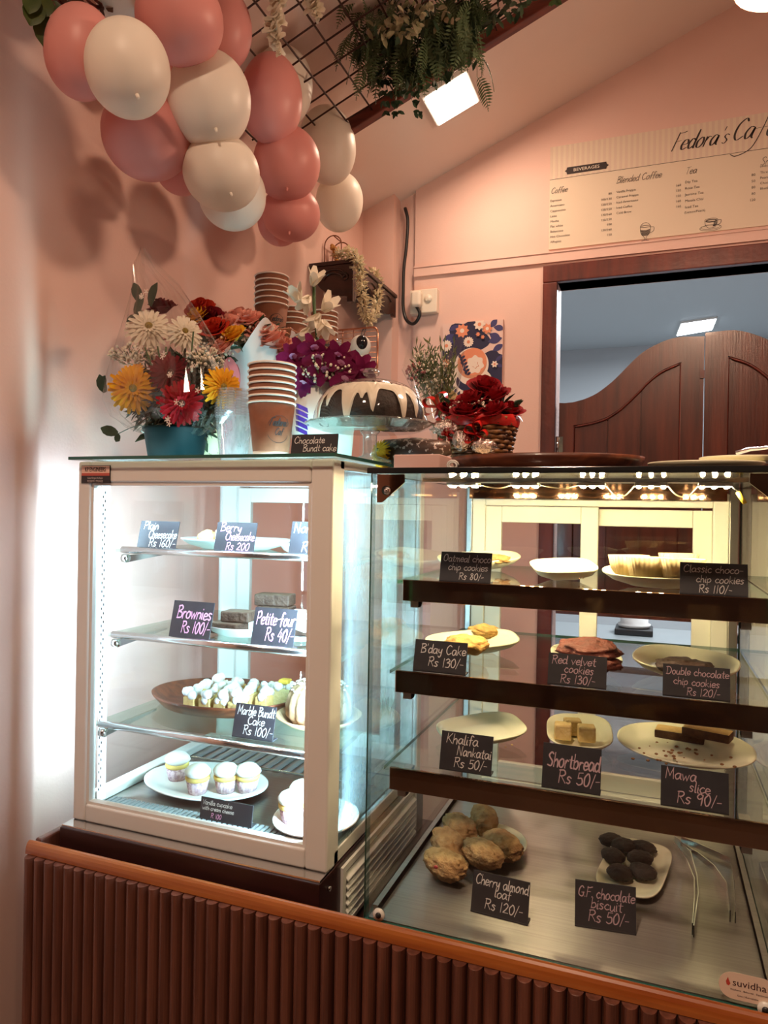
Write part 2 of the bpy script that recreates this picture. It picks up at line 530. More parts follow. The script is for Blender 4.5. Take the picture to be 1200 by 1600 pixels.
# ------------------------------------------------------------------ the room
XL, YB = -1.12, 2.72
def one(name, lo, hi, m, bevel=0, loc=None):
    return MB().bx(lo, hi).build(name, m, None, loc or ((lo[0] + hi[0]) / 2, (lo[1] + hi[1]) / 2, lo[2]), bevel)
M_floor = mat('floor_tile', (.16, .12, .10), .35, c2=(.13, .10, .08), ns=4)
struct(one('floor', (-1.5, -1.7, -.05), (3.1, 2.72, 0), M_floor))
b = MB(); b.prism([(wall_x(-1.6), -1.6, 0), (wall_x(2.82), 2.82, 0), (wall_x(2.82) - .12, 2.82, 0), (wall_x(-1.6) - .12, -1.6, 0)], (0, 0, 2.66))
struct(b.build('wall_left', M_wall, None, (-1.2, 1, 0)))
struct(one('wall_right', (3.0, -1.62, 0), (3.12, 2.82, 4.3), M_wall))
struct(one('wall_front', (-1.5, -1.62, 0), (3.0, -1.5, 4.3), mat('dark_shopfront', (.025, .015, .012), .5)))
b = MB()
b.prism([(-1.5, -1.65, ceil_z(-1.5)), (3.12, -1.65, ceil_z(3.12)), (3.12, -1.65, ceil_z(3.12) + .08), (-1.5, -1.65, ceil_z(-1.5) + .08)], (0, 4.5, 0))
struct(b.build('ceiling', M_ceil, None, (1, 0, 3)))
OP0, OP1, OPZ = -.353, .66, 2.274
b = MB()
def wallpoly(x0, x1, z0, y=YB, t=.1):
    b.prism([(x0, y, z0), (x1, y, z0), (x1, y, ceil_z(x1)), (x0, y, ceil_z(x0))], (0, t, 0))
wallpoly(-.92, OP0, 0); wallpoly(OP1, 3.0, 0); wallpoly(OP0, OP1, OPZ)
wallpoly(-.99, -.92, 0, 2.737, .08)
struct(b.build('wall_back', M_wall, None, (0, YB, 0)))
b = MB()
b.prism([(XL - .01, 2.66, 0), (-.99, 2.66, 0), (-.99, 2.66, ceil_z(-.99)), (XL - .01, 2.66, ceil_z(XL - .01))], (0, .077, 0))
struct(b.build('wall_column', M_wall, None, (-1.05, 2.66, 0)), 'narrow pink corner column beside the black cable')
b = MB(); b.bx((-.918, YB - .012, 2.352), (2.9, YB, 2.386)); b.bx((-.918, YB - .016, 2.386), (2.9, YB, 2.391))
struct(b.build('trim_1', M_wall, None, (0, YB, 2.35)), 'pink ledge running along the back wall above the door')
b = MB()
b.bx((OP0 - .053, YB - .022, .0), (OP0, YB + .10, OPZ)); b.bx((OP1, YB - .022, 0), (OP1 + .053, YB + .10, OPZ))
b.bx((OP0 - .053, YB - .022, OPZ), (OP1 + .053, YB + .10, 2.339))
struct(b.build('trim_2', M_framew, None, (.15, YB, 0), .004), 'dark red-brown wooden door frame')

# swing doors
def zx(x, y, yy=2.74):
    p = at(820 + x / 3.158, 400 + y / 3.158, y=yy)
    return (p.x, p.z)
outer = [zx(*q) for q in [(150, 728), (200, 728), (240, 724), (300, 708), (350, 685), (390, 657), (430, 625), (470, 587), (510, 545), (545, 510), (580, 480), (610, 460), (640, 445), (680, 426), (720, 412), (750, 405), (785, 402), (885, 400)]]
inner = [zx(*q) for q in [(242, 838), (300, 828), (350, 817), (400, 800), (435, 780), (470, 755), (520, 710), (570, 660), (605, 622), (640, 592), (670, 571), (700, 555), (740, 538), (772, 526)]]
def interp(c, x):
    for (a, b_), (d, e) in zip(c, c[1:]):
        if a <= x <= d: return b_ + (e - b_) * (x - a) / (d - a)
    return c[0][1] if x < c[0][0] else c[-1][1]
XA, XB, XI0, XI1 = -.342, .1515, zx(242, 838)[0], zx(772, 526)[0]
ZB, ZR = 1.04, 1.14
outer = [(XA, outer[0][1])] + [q for q in outer[1:-1]] + [(XB, outer[-1][1])]
def leafdoor(n, mirror, dz):
    fx = (lambda x: .306 - x) if mirror else (lambda x: x)
    root = bpy.data.objects.new('door_%d' % n, None)
    root.location = (fx((XA + XB) / 2), 2.74, ZB)
    col.objects.link(root)
    struct(root, ['dark wooden saloon door leaf hinged on the left jamb', 'dark wooden saloon door leaf cut off by the right edge of the picture'][n - 1])
    root['category'] = 'door'
    Y0, Y1 = 2.728, 2.762
    b = MB()
    def pr_(pts):
        b.prism([(fx(x), Y0, z + (dz if z > ZB + .2 else 0)) for x, z in pts], (0, Y1 - Y0, 0))
    lo = [q for q in outer if q[0] < XI0]
    pr_([(XA, ZB), (XI0, ZB), (XI0, interp(outer, XI0))] + lo[::-1])
    hi = [q for q in outer if q[0] > XI1]
    pr_([(XI1, ZB), (XB, ZB)] + hi[::-1] + [(XI1, interp(outer, XI1))])
    xs = [XI0 + (XI1 - XI0) * i / 22 for i in range(23)]
    for a, c in zip(xs, xs[1:]):
        pr_([(a, interp(inner, a)), (c, interp(inner, c)), (c, interp(outer, c)), (a, interp(outer, a))])
    pr_([(XI0, ZB), (XI1, ZB), (XI1, ZR), (XI0, ZR)])
    b.build('frame', M_doorw, root)
    b = MB()
    cuts = [XI0, zx(410, 800)[0], zx(575, 700)[0], XI1]
    for a, c in zip(cuts, cuts[1:]):
        a += .0025; c -= .0025
        xs = [a + (c - a) * i / 8 for i in range(9)]
        b.prism([(fx(x), Y0 + .010, z + (dz if z > ZR + .1 else 0)) for x, z in [(a, ZR - .02), (c, ZR - .02)] + [(x, interp(inner, x) + .02) for x in xs[::-1]]], (0, .012, 0))
    xs = [XI0 - .004 + (XI1 - XI0 + .008) * i / 22 for i in range(23)]
    b.prism([(fx(x), Y0 + .016, z) for x, z in [(xs[0], ZR - .01), (xs[-1], ZR - .01)] + [(x, interp(inner, x) + .012) for x in xs[::-1]]], (0, .005, 0))
    b.build('panel', M_doorw, root)
    b = MB()
    pts = [(fx(x), Y0 + .006, interp(inner, x) + dz - .004) for x in [XI0 + (XI1 - XI0) * i / 22 for i in range(23)]]
    b.tube([(fx(XI0) + (0), Y0 + .006, ZR)] + pts + [(fx(XI1), Y0 + .006, ZR)], .005, 6)
    b.build('moulding', M_framew, root)
    if not mirror:
        b = MB(); p = at(871, 695, y=2.725)
        b.cyl((XA - .004, 2.722, p.z - .03), (XA - .004, 2.722, p.z + .03), .006); b.bx((XA - .004, 2.724, p.z - .03), (XA + .016, 2.727, p.z + .03))
        b.build('hinge', M_chrome, root)
        p = at(1096, 585, y=2.726); b = MB(); b.bx((XB - .013, 2.722, p.z - .014), (XB + .002, 2.727, p.z + .014)); b.build('latch_plate', M_framew, root)
    return root
leafdoor(1, False, 0); leafdoor(2, True, .012)

# kitchen behind the doors
M_kit = mat('kitchen_paint', (.46, .50, .53), .6)
M_kfloor = mat('kitchen_floor', (.30, .29, .27), .4, c2=(.22, .20, .18), ns=6, stretch=(1, 6, 1))
struct(one('floor_kitchen', (-1.7, 2.72, -.05), (2.6, 6.3, 0), M_kfloor))
struct(one('wall_kitchen_back', (-1.7, 6.2, 0), (2.6, 6.3, 2.8), M_kit))
struct(one('wall_kitchen_left', (-1.7, 2.83, 0), (-1.6, 6.2, 2.8), M_kit))
struct(one('wall_kitchen_right', (2.5, 2.83, 0), (2.6, 6.2, 2.8), M_kit))
struct(one('ceiling_kitchen', (-1.7, 2.83, 2.8), (2.6, 6.3, 2.88), M_kit))
q = [at(u, v, z=2.79) for u, v in ((1058, 523), (1112, 514), (1119, 497), (1065, 505))]
b = MB(); b.prism([(p.x, p.y, 2.78) for p in q], (0, 0, .02))
t = thing('ceiling_light', 'white rectangular panel light on the grey-blue kitchen ceiling behind the swing doors', 'ceiling light', (q[0].x, q[0].y, 2.8))
b.build('diffuser', emis('kitchen_panel_glow', (.85, .95, 1), 9), t)
b = MB(); c_ = sum(q, V()) / 4
b.prism([(c_.x + (p.x - c_.x) * 1.06, c_.y + (p.y - c_.y) * 1.06, 2.785) for p in q], (0, 0, .014)); b.build('frame', M_white, t)
# kitchen worktop with a white tub on a scale
t = thing('kitchen_table', 'grey steel kitchen worktop seen through the case below the swing doors', 'table', (.1, 3.9, 0))
MB().bx((-.75, 3.3, .72), (1.3, 4.5, .75)).build('table_top', mat('kitchen_steel', (.34, .37, .38), .35, .6), t)
for x, y in ((-.72, 3.33), (1.25, 3.33), (-.72, 4.45), (1.25, 4.45)):
    MB().bx((x - .02, y - .02, 0), (x + .02, y + .02, .72)).build('leg', M_steel, t)
p = at(990, 992, z=.752)
t = thing('kitchen_scale', 'flat black kitchen scale under the white tub on the steel worktop', 'scale', p)
MB().bx((p.x - .10, p.y - .03, .751), (p.x + .10, p.y + .17, .785)).build('body', M_black, t, None, .006)
p = V((p.x, p.y + .07, .786))
t = thing('tub', 'white plastic tub standing on the black kitchen scale', 'tub', p)
b = MB(); b.lathe([(.070, 0), (.085, .004), (.088, .02), (.074, .024), (.082, .15), (.088, .153), (.088, .165), (.080, .165), (.072, .02), (0, .02)], p, 24); b.build('body', M_white, t)

# ------------------------------------------------------------------ ceiling fittings
def panel_lamp(i, px, py, lab):
    t = thing('ceiling_panel_light', lab, 'ceiling light', (px, py, ceil_z(px)))
    X = T((px, py, ceil_z(px) - .002)) @ rotm(0, -math.atan(CEIL_S), 0)
    b = MB(); b.X = X; b.bx((-.083, -.093, -.016), (.083, .093, 0)); b.build('frame', M_white, t, None, .003)
    b = MB(); b.X = X; b.bx((-.074, -.084, -.019), (.074, .084, -.0155)); b.build('diffuser', emis('panel_glow_%d' % i, (1, .84, .66), 14), t)
for i, ((px, py), lab) in enumerate(zip(PANELS, ['glowing square panel light on the sloped ceiling half behind the hanging fern',
                                                 'unseen fill panel added on the ceiling over the camera side of the counter', 'unseen fill panel added on the ceiling farthest from the counter'])):
    panel_lamp(i, px, py, lab)

# trellis under the ceiling: wooden beam and wire mesh
OFF = .15
ya = at(550, 202, y=1).x
YT = 1.975
def tz(x): return ceil_z(x) - OFF
t = thing('ceiling_trellis', 'wire mesh trellis in a dark wooden beam frame hung below the sloped ceiling', 'trellis', (-.3, 1.3, tz(-.3)))
b = MB()
ang = -math.atan(CEIL_S)
def beam(p0, p1, w_, h_):
    p0, p1 = V(p0), V(p1); d = p1 - p0; x = d.normalized(); y = V((0, 0, 1)).cross(x).normalized(); z = x.cross(y)
    b.add([p0 + y * sy_ * w_ / 2 + z * sz_ * h_ / 2 for sy_, sz_ in ((-1, -1), (1, -1), (1, 1), (-1, 1))] + [p1 + y * sy_ * w_ / 2 + z * sz_ * h_ / 2 for sy_, sz_ in ((-1, -1), (1, -1), (1, 1), (-1, 1))],
          [(3, 2, 1, 0), (4, 5, 6, 7), (0, 1, 5, 4), (1, 2, 6, 5), (2, 3, 7, 6), (3, 0, 4, 7)], False)
beam((-1.115, YT, tz(-1.115)), (.75, YT, tz(.75)), .032, .036)
b.build('beam', M_trimw, t, None, .003)
b = MB(); beam((.75, .2, tz(.75)), (.75, YT, tz(.75)), .032, .036); b.build('beam', M_trimw, t, None, .003)
b = MB()
x = -1.10
while x < .74:
    b.tube([(x, .2, tz(x)), (x + .004, 1.1, tz(x) + .003), (x, YT, tz(x))], .0026, 6); x += .074
y = .24
while y < YT:
    b.tube([(xx, y + .004 * math.sin(9 * xx + y * 30), tz(xx) + .006) for xx in [-1.11 + .1 * i for i in range(19)]], .0026, 6); y += .074
b.build('wire_mesh', mat('mesh_wire', '3a1d14', .5, .3), t)

# ------------------------------------------------------------------ menu board
P0, P1 = V((-.389, YB - .003, 2.402)), V((1.05, YB - .003, 2.785))
t = thing('menu_board', 'large cream menu board headed with the cafe name above the swing doors', 'menu board', (P0.x, YB, P0.z))
MB().bx((P0.x, YB - .006, P0.z), (P1.x, YB - .0004, P1.z)).build('board', mat('menu_paper', (.70, .58, .45), .6), t)
ZD = at(1000, 262, y=YB).z   # dividing line
b = MB()
x = P0.x
while x < P1.x - .02:
    b.bx((x, YB - .0065, ZD), (x + .0095, YB - .006, P1.z)); x += .019
b.build('striped_header', mat('menu_stripe', (.66, .52, .42), .6), t)
fr = (V((0, YB - .0068, 0)), V((1, 0, 0)), V((0, 0, 1)), V((0, -.0002, 0)))
ink = MB()
ink.bx((P0.x, YB - .0068, ZD - .0006), (P1.x, YB - .006, ZD + .0006))
def mp(u, v):
    p = at(u, v, y=YB); return p.x, p.z
def para(rows, u, v0, v1, u2=None, v2=None, size=.0118, prices=None):
    n = len(rows)
    for i, r in enumerate(rows):
        X_, Z_ = mp(u, v0 + (v1 - v0) * i / max(n - 1, 1))
        if r: type_text(ink, r, X_, Z_, size, fr)
    for i, r in enumerate(prices or []):
        X_, Z_ = mp(u2, v2 + (v1 - v0) / max(n - 1, 1) * i)
        type_text(ink, r, X_, Z_, size, fr, 'RIGHT')
para(['Espresso', 'Americano', 'Cappuccino', 'Latte', 'Mocha', 'Flat white', 'Babyccino', 'Hot Chocolate', 'Affogato'], 860, 317, 381, 956, 305,
     prices=['80', '100/130', '120/150', '120/150', '130/160', '120/150', '100', '130/160', '150'])
para(['Vanilla Frappe', 'Caramel Frappe', 'Iced Americano', 'Iced Coffee', 'Cold Brew'], 963, 303, 336, 1064, 292, prices=['160', '150', '150', '160', '160'])
para(['Dip Tea', 'Rose Tea', 'Jasmine Tea', 'Masala Chai', 'Iced Tea'], 1070, 288, 327, 1180, 276, size=.0125, prices=['80', '50', '80', '80', '120'])
X_, Z_ = mp(1069, 335); type_text(ink, '(Lemon/Peach)', X_, Z_, .0112, fr)
para(['Three', 'Peanu', 'Choco', 'Blueb'], 1187, 273, 298)
X_, Z_ = mp(1187, 263); type_text(ink, '(does', X_, Z_, .0105, fr)
for s_, u, v, sz in (('Coffee', 861, 304, .021), ('Blended Coffee', 963, 288, .0235), ('Tea', 1070, 274, .024), ('Sn', 1187, 260, .027)):
    X_, Z_ = mp(u, v); write(ink, s_, X_, Z_, sz, .0017, fr, .3, .01, .95)
ink.build('lettering', M_ink, t)
b = MB()
X_, Z_ = mp(1048, 238)
thick = lambda tt: .55 + 1.3 * abs(tt.y) ** 2
X2 = write(b, 'Fedora', X_, Z_, .060, .0038, fr, .42, .004, .78, widths=thick)
X2 = write(b, "'s", X2 + .004, Z_, .055, .0028, fr, .42, .004, .8, widths=thick)
X2 = write(b, ' Ca', X2 - .008, Z_ + .004, .070, .0038, fr, .42, .004, .78, widths=thick)
ribbon(b, crom([V((X2 + .075, Z_ + .095)), V((X2 + .055, Z_ + .085)), V((X2 + .03, Z_ + .03)), V((X2 - .005, Z_ - .03)), V((X2 - .05, Z_ - .05)), V((X2 - .068, Z_ - .042))]), .003, fr)
ribbon(b, [V((X2 + .002, Z_ + .034)), V((X2 + .045, Z_ + .036))], .002, fr)
write(b, 'e', X2 + .036, Z_ + .004, .068, .0030, fr, .42, .004, .8, widths=thick)
b.build('cafe_name', M_ink, t)
# BEVERAGES plaque
u0 = V(mp(883, 268)); u1 = V(mp(951, 260)); zc = (u0.y + u1.y) / 2
h = .0125
b = MB(); b.prism([(u0.x, YB - .0085, zc), (u0.x + .006, YB - .0085, zc + .004), (u0.x + .008, YB - .0085, zc + h), (u1.x - .008, YB - .0085, zc + h), (u1.x - .006, YB - .0085, zc + .004),
                   (u1.x, YB - .0085, zc), (u1.x - .006, YB - .0085, zc - .004), (u1.x - .008, YB - .0085, zc - h), (u0.x + .008, YB - .0085, zc - h), (u0.x + .006, YB - .0085, zc - .004)], (0, .0025, 0))
pl = b.build('plaque', M_ink, t)
b = MB(); type_text(b, 'BEVERAGES', (u0.x + u1.x) / 2, zc - .0055, .0158, (V((0, YB - .0087, 0)), V((1, 0, 0)), V((0, 0, 1)), V((0, -.0003, 0))), 'CENTER', 1.15)
b.build('lettering', mat('plaque_letters', (.8, .7, .58), .6), pl)
# engraved style drawings of a latte glass and a cup
b = MB()
db = [b]
def stroke(u, v, pts, pen=.0013, sc=.00068):
    X_, Z_ = mp(u, v); ribbon(db[0], crom([V((X_ + a * sc, Z_ + c * sc)) for a, c in pts], 6), pen, fr)
def ring(u, v, rx, ry, pen=.0013, a0=0, a1=360):
    stroke(u, v, [(rx * math.cos(math.radians(a)), ry * math.sin(math.radians(a))) for a in range(a0, a1 + 1, 20)], pen)
for s_ in (-1, 1): stroke(1008, 378, [(s_ * 26, 78), (s_ * 22, 45), (s_ * 6, 22), (s_ * 4, 8), (s_ * 17, 2)])
stroke(1008, 378, [(18 * math.cos(math.radians(a)), 4 * math.sin(math.radians(a)) + 1) for a in range(0, 361, 20)]); stroke(1008, 378, [(-26, 78), (-16, 92), (0, 98), (14, 93), (26, 78)]); stroke(1008, 378, [(26 * math.cos(math.radians(a)), 78 + 5 * math.sin(math.radians(a))) for a in range(0, 361, 20)])
stroke(1008, 378, [(24, 72), (42, 70), (40, 50), (20, 40)])
for k in range(6): stroke(1008, 378, [(-23 + k, 60 - k * 5), (0, 56 - k * 5), (23 - k, 60 - k * 5)], .0022)
b.build('latte_glass_drawing', M_ink, t); b = MB(); db[0] = b
ring(1111, 345, 30, 9); ring(1111, 346, 24, 6, .003)
for s_ in (-1, 1): stroke(1111, 345, [(s_ * 30, 0), (s_ * 26, -24), (s_ * 14, -38), (0, -40)])
stroke(1111, 345, [(30, -4), (46, -4), (42, -22), (24, -28)], .0018)
ring(1110, 357, 50, 15); ring(1110, 356, 44, 11, .001)
for k in range(5): stroke(1111, 345, [(14 + k * 3, -8), (12 + k * 3, -22), (8 + k * 2, -32)], .0014)
b.build('coffee_cup_drawing', M_ink, t)

# ------------------------------------------------------------------ socket, plug and cable on the back wall
a, c = at(642, 500 - 44, y=YB), at(688, 487, y=YB)
SZ0, SZ1 = at(665, 489, y=YB - .03).z, at(665, 452, y=YB - .03).z
SX0, SX1 = at(641, 470, y=YB - .03).x, at(683, 470, y=YB - .03).x
t = thing('socket_box', 'white surface wall socket box with a plug in it beside the dark cable', 'socket', (SX0, YB, SZ0))
M_sock = mat('ivory_plastic', (.78, .68, .56), .4)
MB().bx((SX0, YB - .034, SZ0), (SX1, YB - .0005, SZ1)).build('box', M_sock, t, None, .003)
b = MB(); cx_ = SX0 + (SX1 - SX0) * .68; zc = (SZ0 + SZ1) / 2
b.lathe([(0, 0), (.014, 0), (.016, .003), (.016, .004), (0, .004)], n=20); b.v = [V((cx_ + p.x, YB - .034 - p.z, zc + .008 + p.y)) for p in b.v]
for dx, dz in ((0, .012), (-.006, .002), (.006, .002)):
    b.bx((cx_ + dx - .002, YB - .0386, zc + dz - .003), (cx_ + dx + .002, YB - .0378, zc + dz + .003)); 
b.build('socket_outlet', M_sock, t)
px_ = SX0 + (SX1 - SX0) * .32
plug = MB().bx((px_ - .021, YB - .075, zc - .030), (px_ + .021, YB - .0345, zc + .034)).build('power_plug', M_sock, None, (px_, YB - .05, zc), .012, 4)
tag(plug, 'ivory three-pin plug with a black cable pushed into the white wall socket', 'plug')
b = MB()
cz = zc - .030
pts = [at(633, 325, y=YB - .012), at(637, 345, y=YB - .016), at(635, 385, y=YB - .014), at(631, 420, y=YB - .014), at(630, 455, y=YB - .014), at(630, 480, y=YB - .014), at(634, 498, y=YB - .02), at(643, 506, y=YB - .03), at(651, 502, y=YB - .045), at(656, 490, y=YB - .054), (px_, YB - .056, cz + .004)]
pts = [V(p) for p in pts]
def crom3(p, k=6):
    q = [p[0] * 2 - p[1]] + p + [p[-1] * 2 - p[-2]]
    out = []
    for i in range(1, len(q) - 2):
        A, B, C, D = q[i - 1:i + 3]
        for j in range(k):
            t_ = j / k
            out.append(.5 * (2 * B + (C - A) * t_ + (2 * A - 5 * B + 4 * C - D) * t_ * t_ + (3 * B - A - 3 * C + D) * t_ ** 3))
    return out + [p[-1]]
b.tube(crom3(pts), .0068, 8)
tag(b.build('power_cable', M_black, None, pts[5]), 'thick black cable hanging down the corner and looping up to the plug', 'cable')
# pendant lamp at the top corner
p = PEND.copy()
t = thing('pendant_lamp', 'peach glass pendant lamp just entering the upper corner above the menu board', 'lamp', p)
b = MB(); b.lathe([(.085, 0), (.087, .006), (.07, .05), (.03, .085), (.012, .09)], p, 28, cap=False); b.build('lamp_shade', mat('peach_glass', (.85, .5, .36), .3, trl=.35), t)
b = MB(); b.ball((p.x, p.y, p.z + .035), .028, 16, 10); b.build('bulb', emis('bulb_glow', (1, .75, .45), 6), t)
b = MB(); b.cyl((p.x, p.y, p.z + .088), (p.x, p.y, ceil_z(p.x)), .004, n=8); b.build('cord', M_black, t)
# ------------------------------------------------------------------ the slatted counter
CX0, CX1, CTOP = -1.09, .62, .665
t = thing('counter', 'dark slatted wooden counter with a rounded top rail under both display cases', 'counter', (-.3, 1.3, 0))
b = MB()
n = int((CX1 - CX0) / .0235)
for i in range(n):
    xc = CX0 + .0235 * (i + .5)
    pts = [(xc + .0112 * math.cos(a), 1.023 - .021 * math.sin(a) ** .8, 0) for a in [PI * k / 10 for k in range(11)]]
    b.prism([(p[0], p[1], .0) for p in pts], (0, 0, .757))
b.bx((CX0, 1.020, 0), (CX1, 1.034, .760))
b.build('slat_front', M_slat, t)
b = MB()
pr = [(1.0155 + .010 - .010 * math.cos(a), .758 + .022 * math.sin(a)) for a in [PI * k / 10 for k in range(11)]]
b.prism([(CX0 - .004, y, z) for y, z in pr], (CX1 - CX0, 0, 0))
b.f = b.f; b.build('top_rail', M_rail, t)
b = MB(); b.bx((CX0 - .004, 1.037, .74), (CX0 + .012, 1.64, .778)); b.build('side_rail', M_slat, t, None, .004)
for x_ in (CX0, CX1 - .018): MB().bx((x_, 1.034, 0), (x_ + .018, 1.64, .74)).build('side_panel', M_slat, t)
b = MB(); b.bx((CX0 + .018, 1.034, CTOP - .021), (CX1 - .018, 1.66, CTOP - .0005)); b.build('inner_top', M_plinth, t)

# ------------------------------------------------------------------ left (chilled) display case
LX0, LX1, LY0, LY1, LZ0, LZ1 = -1.054, -.506, 1.090, 1.60, .800, 1.500
case = thing('chilled_display_case', 'tall white-framed chilled glass case with cool white light inside', 'display case', (-.78, 1.33, CTOP))
b = MB(); b.bx((LX0 - .002, 1.060, CTOP), (LX1 + .001, 1.625, .797)); b.build('base', M_plinth, case, None, .002)
b = MB(); b.bx((LX0, 1.064, .797), (LX1, LY0 + .03, .8005)); b.build('base_ledge', M_chrome, case)
def ringframe(b, x0, x1, z0, z1, y0, y1, wl, wr, wt, wb):
    b.bx((x0, y0, z0), (x0 + wl, y1, z1)); b.bx((x1 - wr, y0, z0), (x1, y1, z1))
    b.bx((x0 + wl, y0, z1 - wt), (x1 - wr, y1, z1)); b.bx((x0 + wl, y0, z0), (x1 - wr, y1, z0 + wb))
b = MB(); ringframe(b, LX0, LX1, LZ0, LZ1 - .002, LY0, LY0 + .018, .030, .042, .040, .034); b.build('front_frame', M_white, case, None, .004, 3)
b = MB(); ringframe(b, LX0 + .030, LX1 - .042, LZ0 + .034, LZ1 - .042, LY0 + .004, LY0 + .02, .006, .006, .006, .005); b.build('glass_bead', M_white, case)
MB().bx((LX0 + .03, LY0 + .012, LZ0 + .03), (LX1 - .04, LY0 + .016, LZ1 - .04)).build('front_glass', M_glass, case)
for nm, xx, mm in (('side_glass', LX1 - .006, M_fog), ('side_glass', LX0 + .002, M_glass)):
    MB().bx((xx, LY0 + .029, LZ0 + .022), (xx + .004, LY1 - .02, LZ1 - .014)).build(nm, mm, case)
for xx in (LX0, LX1 - .012):
    b = MB()
    b.bx((xx, LY0 + .0125, LZ0), (xx + .012, LY0 + (.030 if xx < -.8 else .046), LZ1 - .002)); b.bx((xx, LY1 - .025, LZ0), (xx + .012, LY1, LZ1 - .002))
    b.bx((xx, LY0 + .028, LZ0), (xx + .012, LY1 - .025, LZ0 + .024)); b.bx((xx, LY0 + .028, LZ1 - .018), (xx + .012, LY1 - .025, LZ1 - .002))
    b.build('side_frame', M_white, case, None, .002)
# back: outer frame and two sliding sashes
b = MB(); ringframe(b, LX0 + .012, LX1 - .012, LZ0 + .026, LZ1 - .004, LY1 - .03, LY1, .055, .03, .03, .03); b.build('back_frame', M_white, case, None, .002)
b = MB(); b.bx((LX0 + .067, LY1 - .034, LZ0 + .03), (LX0 + .093, LY1 - .031, LZ1 - .03)); b.build('steel_strip', M_steel, case)
def sash(root, x0, x1, z0, z1, y, wv, frame_m, pane_m):
    b = MB(); ringframe(b, x0, x1, z0, z1, y, y + .014, wv, wv, wv, wv)
    s_ = b.build('sliding_sash', frame_m, root, None, .002)
    MB().bx((x0 + wv - .002, y + .005, z0 + wv - .002), (x1 - wv + .002, y + .008, z1 - wv + .002)).build('pane', pane_m, s_)
sash(case, LX0 + .070, -.74, LZ0 + .058, LZ1 - .036, LY1 - .047, .036, M_white, M_glass)
sash(case, -.775, LX1 - .044, LZ0 + .058, LZ1 - .036, LY1 - .063, .036, M_white, M_glass)
# top plate with a green edge
b = MB(); b.mi = 0
b.bx((-1.062, 1.072, 1.5005), (-.495, 1.63, 1.5065)); b.m = [0, 0, 1, 1, 1, 1]
b.build('top_glass', [M_glassg, M_edge], case)
# interior
b = MB(); b.bx((LX0 + .012, LY0 + .028, LZ0), (LX1 - .012, LY1 - .03, .828)); b.build('floor_tray', M_steel, case)
b = MB(); b.bx((LX0 + .012, LY0 + .03, .828), (LX0 + .042, LY1 - .066, .846)); b.build('side_ledge', M_white, case, None, .003)
b = MB()
for k in range(17):
    xx = LX0 + .06 + k * .026
    b.bx((xx, LY1 - .20, .829), (xx + .011, LY1 - .085, .8315))
b.build('air_grille', mat('grille_grey', (.20, .22, .23), .5), case); b = MB()
for k in range(40):
    xx = LX0 + .05 + k * .0112
    b.bx((xx, LY0 + .034, .829), (xx + .007, LY0 + .060, .8315))
b.build('air_grille', mat('grille_grey', (.20, .22, .23), .5), case)
b = MB(); b.tube([(LX0 + .06, 1.36, .834), (LX0 + .06, 1.392, .834), (LX1 - .03, 1.392, .834)], .003, 6); b.build('tray_wire', M_chrome, case)
# upright dotted light strip behind the left post
b = MB(); b.bx((LX0 + .032, LY0 + .030, LZ0 + .034), (LX0 + .044, LY0 + .040, LZ1 - .045)); b.mi = 1
zz = LZ0 + .05
k = 0
while zz < LZ1 - .06:
    xx = LX0 + .0345 + .005 * (k % 2); b.bx((xx, LY0 + .0295, zz), (xx + .0024, LY0 + .0302, zz + .005)); zz += .0085; k += 1
b.build('led_strip', [emis('cool_strip', (.66, .88, 1), 2.2), M_black], case)
MB().bx((LX1 - .021, LY0 + .030, LZ0 + .04), (LX1 - .014, LY0 + .036, LZ1 - .05)).build('led_strip', MATS['cool_strip'], case)
SHL = [1.325, 1.156, .985]
for zz, yy in zip(SHL, (1.172, 1.148, 1.116)):
    s_ = MB().bx((LX0 + .022, yy, zz - .006), (LX1 - .02, LY1 - .07, zz)).build('glass_shelf', M_glassg, case)
    b = MB(); b.cyl((LX0 + .040, yy, zz - .001), (LX1 - .018, yy, zz - .001), .0072, n=14); b.build('front_rail', M_chrome, s_)
    for xx in (LX0 + .046, LX1 - .03):
        b = MB()
        b.cyl((xx - .006, yy + .002, zz - .018), (xx + .006, yy + .002, zz - .018), .0085, n=14)
        b.prism([(xx - .003, yy, zz - .012), (xx - .003, yy + .16, zz - .010), (xx - .003, yy + .16, zz - .014), (xx - .003, yy, zz - .027)], (.006, 0, 0))
        b.build('shelf_bracket', M_chrome, s_)
b = MB(); b.cyl((LX0 + .05, LY0 + .045, LZ1 - .022), (LX1 - .03, LY0 + .045, LZ1 - .022), .007, n=12); b.build('led_tube', emis('cool_tube', (.66, .88, 1), 12), case)
# maker's badge
p0 = at(127, 755, y=LY0 - .002); p1 = at(172, 727, y=LY0 - .002)
bx0, bx1, bz0, bz1 = p0.x, p1.x, p0.z, p1.z
bd = MB().bx((bx0, LY0 - .002, bz0), (bx1, LY0 + .001, bz1)).build('maker_badge', mat('badge_black', '1c0f10', .4), case)
H_ = bz1 - bz0
MB().bx((bx0 + .001, LY0 - .0026, bz0 + H_ * .57), (bx1 - .001, LY0 - .0019, bz1 - .001)).build('badge_field', mat('badge_peach', (.78, .5, .4), .5), bd)
MB().bx((bx0 + .001, LY0 - .0026, bz0 + H_ * .42), (bx1 - .001, LY0 - .0019, bz0 + H_ * .57)).build('badge_stripe', mat('badge_red', (.5, .08, .05), .5), bd)
fr = (V((0, LY0 - .0028, 0)), V((1, 0, 0)), V((0, 0, 1)), V((0, -.0002, 0)))
b = MB(); type_text(b, 'KP ENGINEERS', (bx0 + bx1) / 2, bz0 + H_ * .655, .0125, fr, 'CENTER', .62); type_text(b, 'KP ENGINEERS', (bx0 + bx1) / 2 + .0003, bz0 + H_ * .655, .0125, fr, 'CENTER', .62)
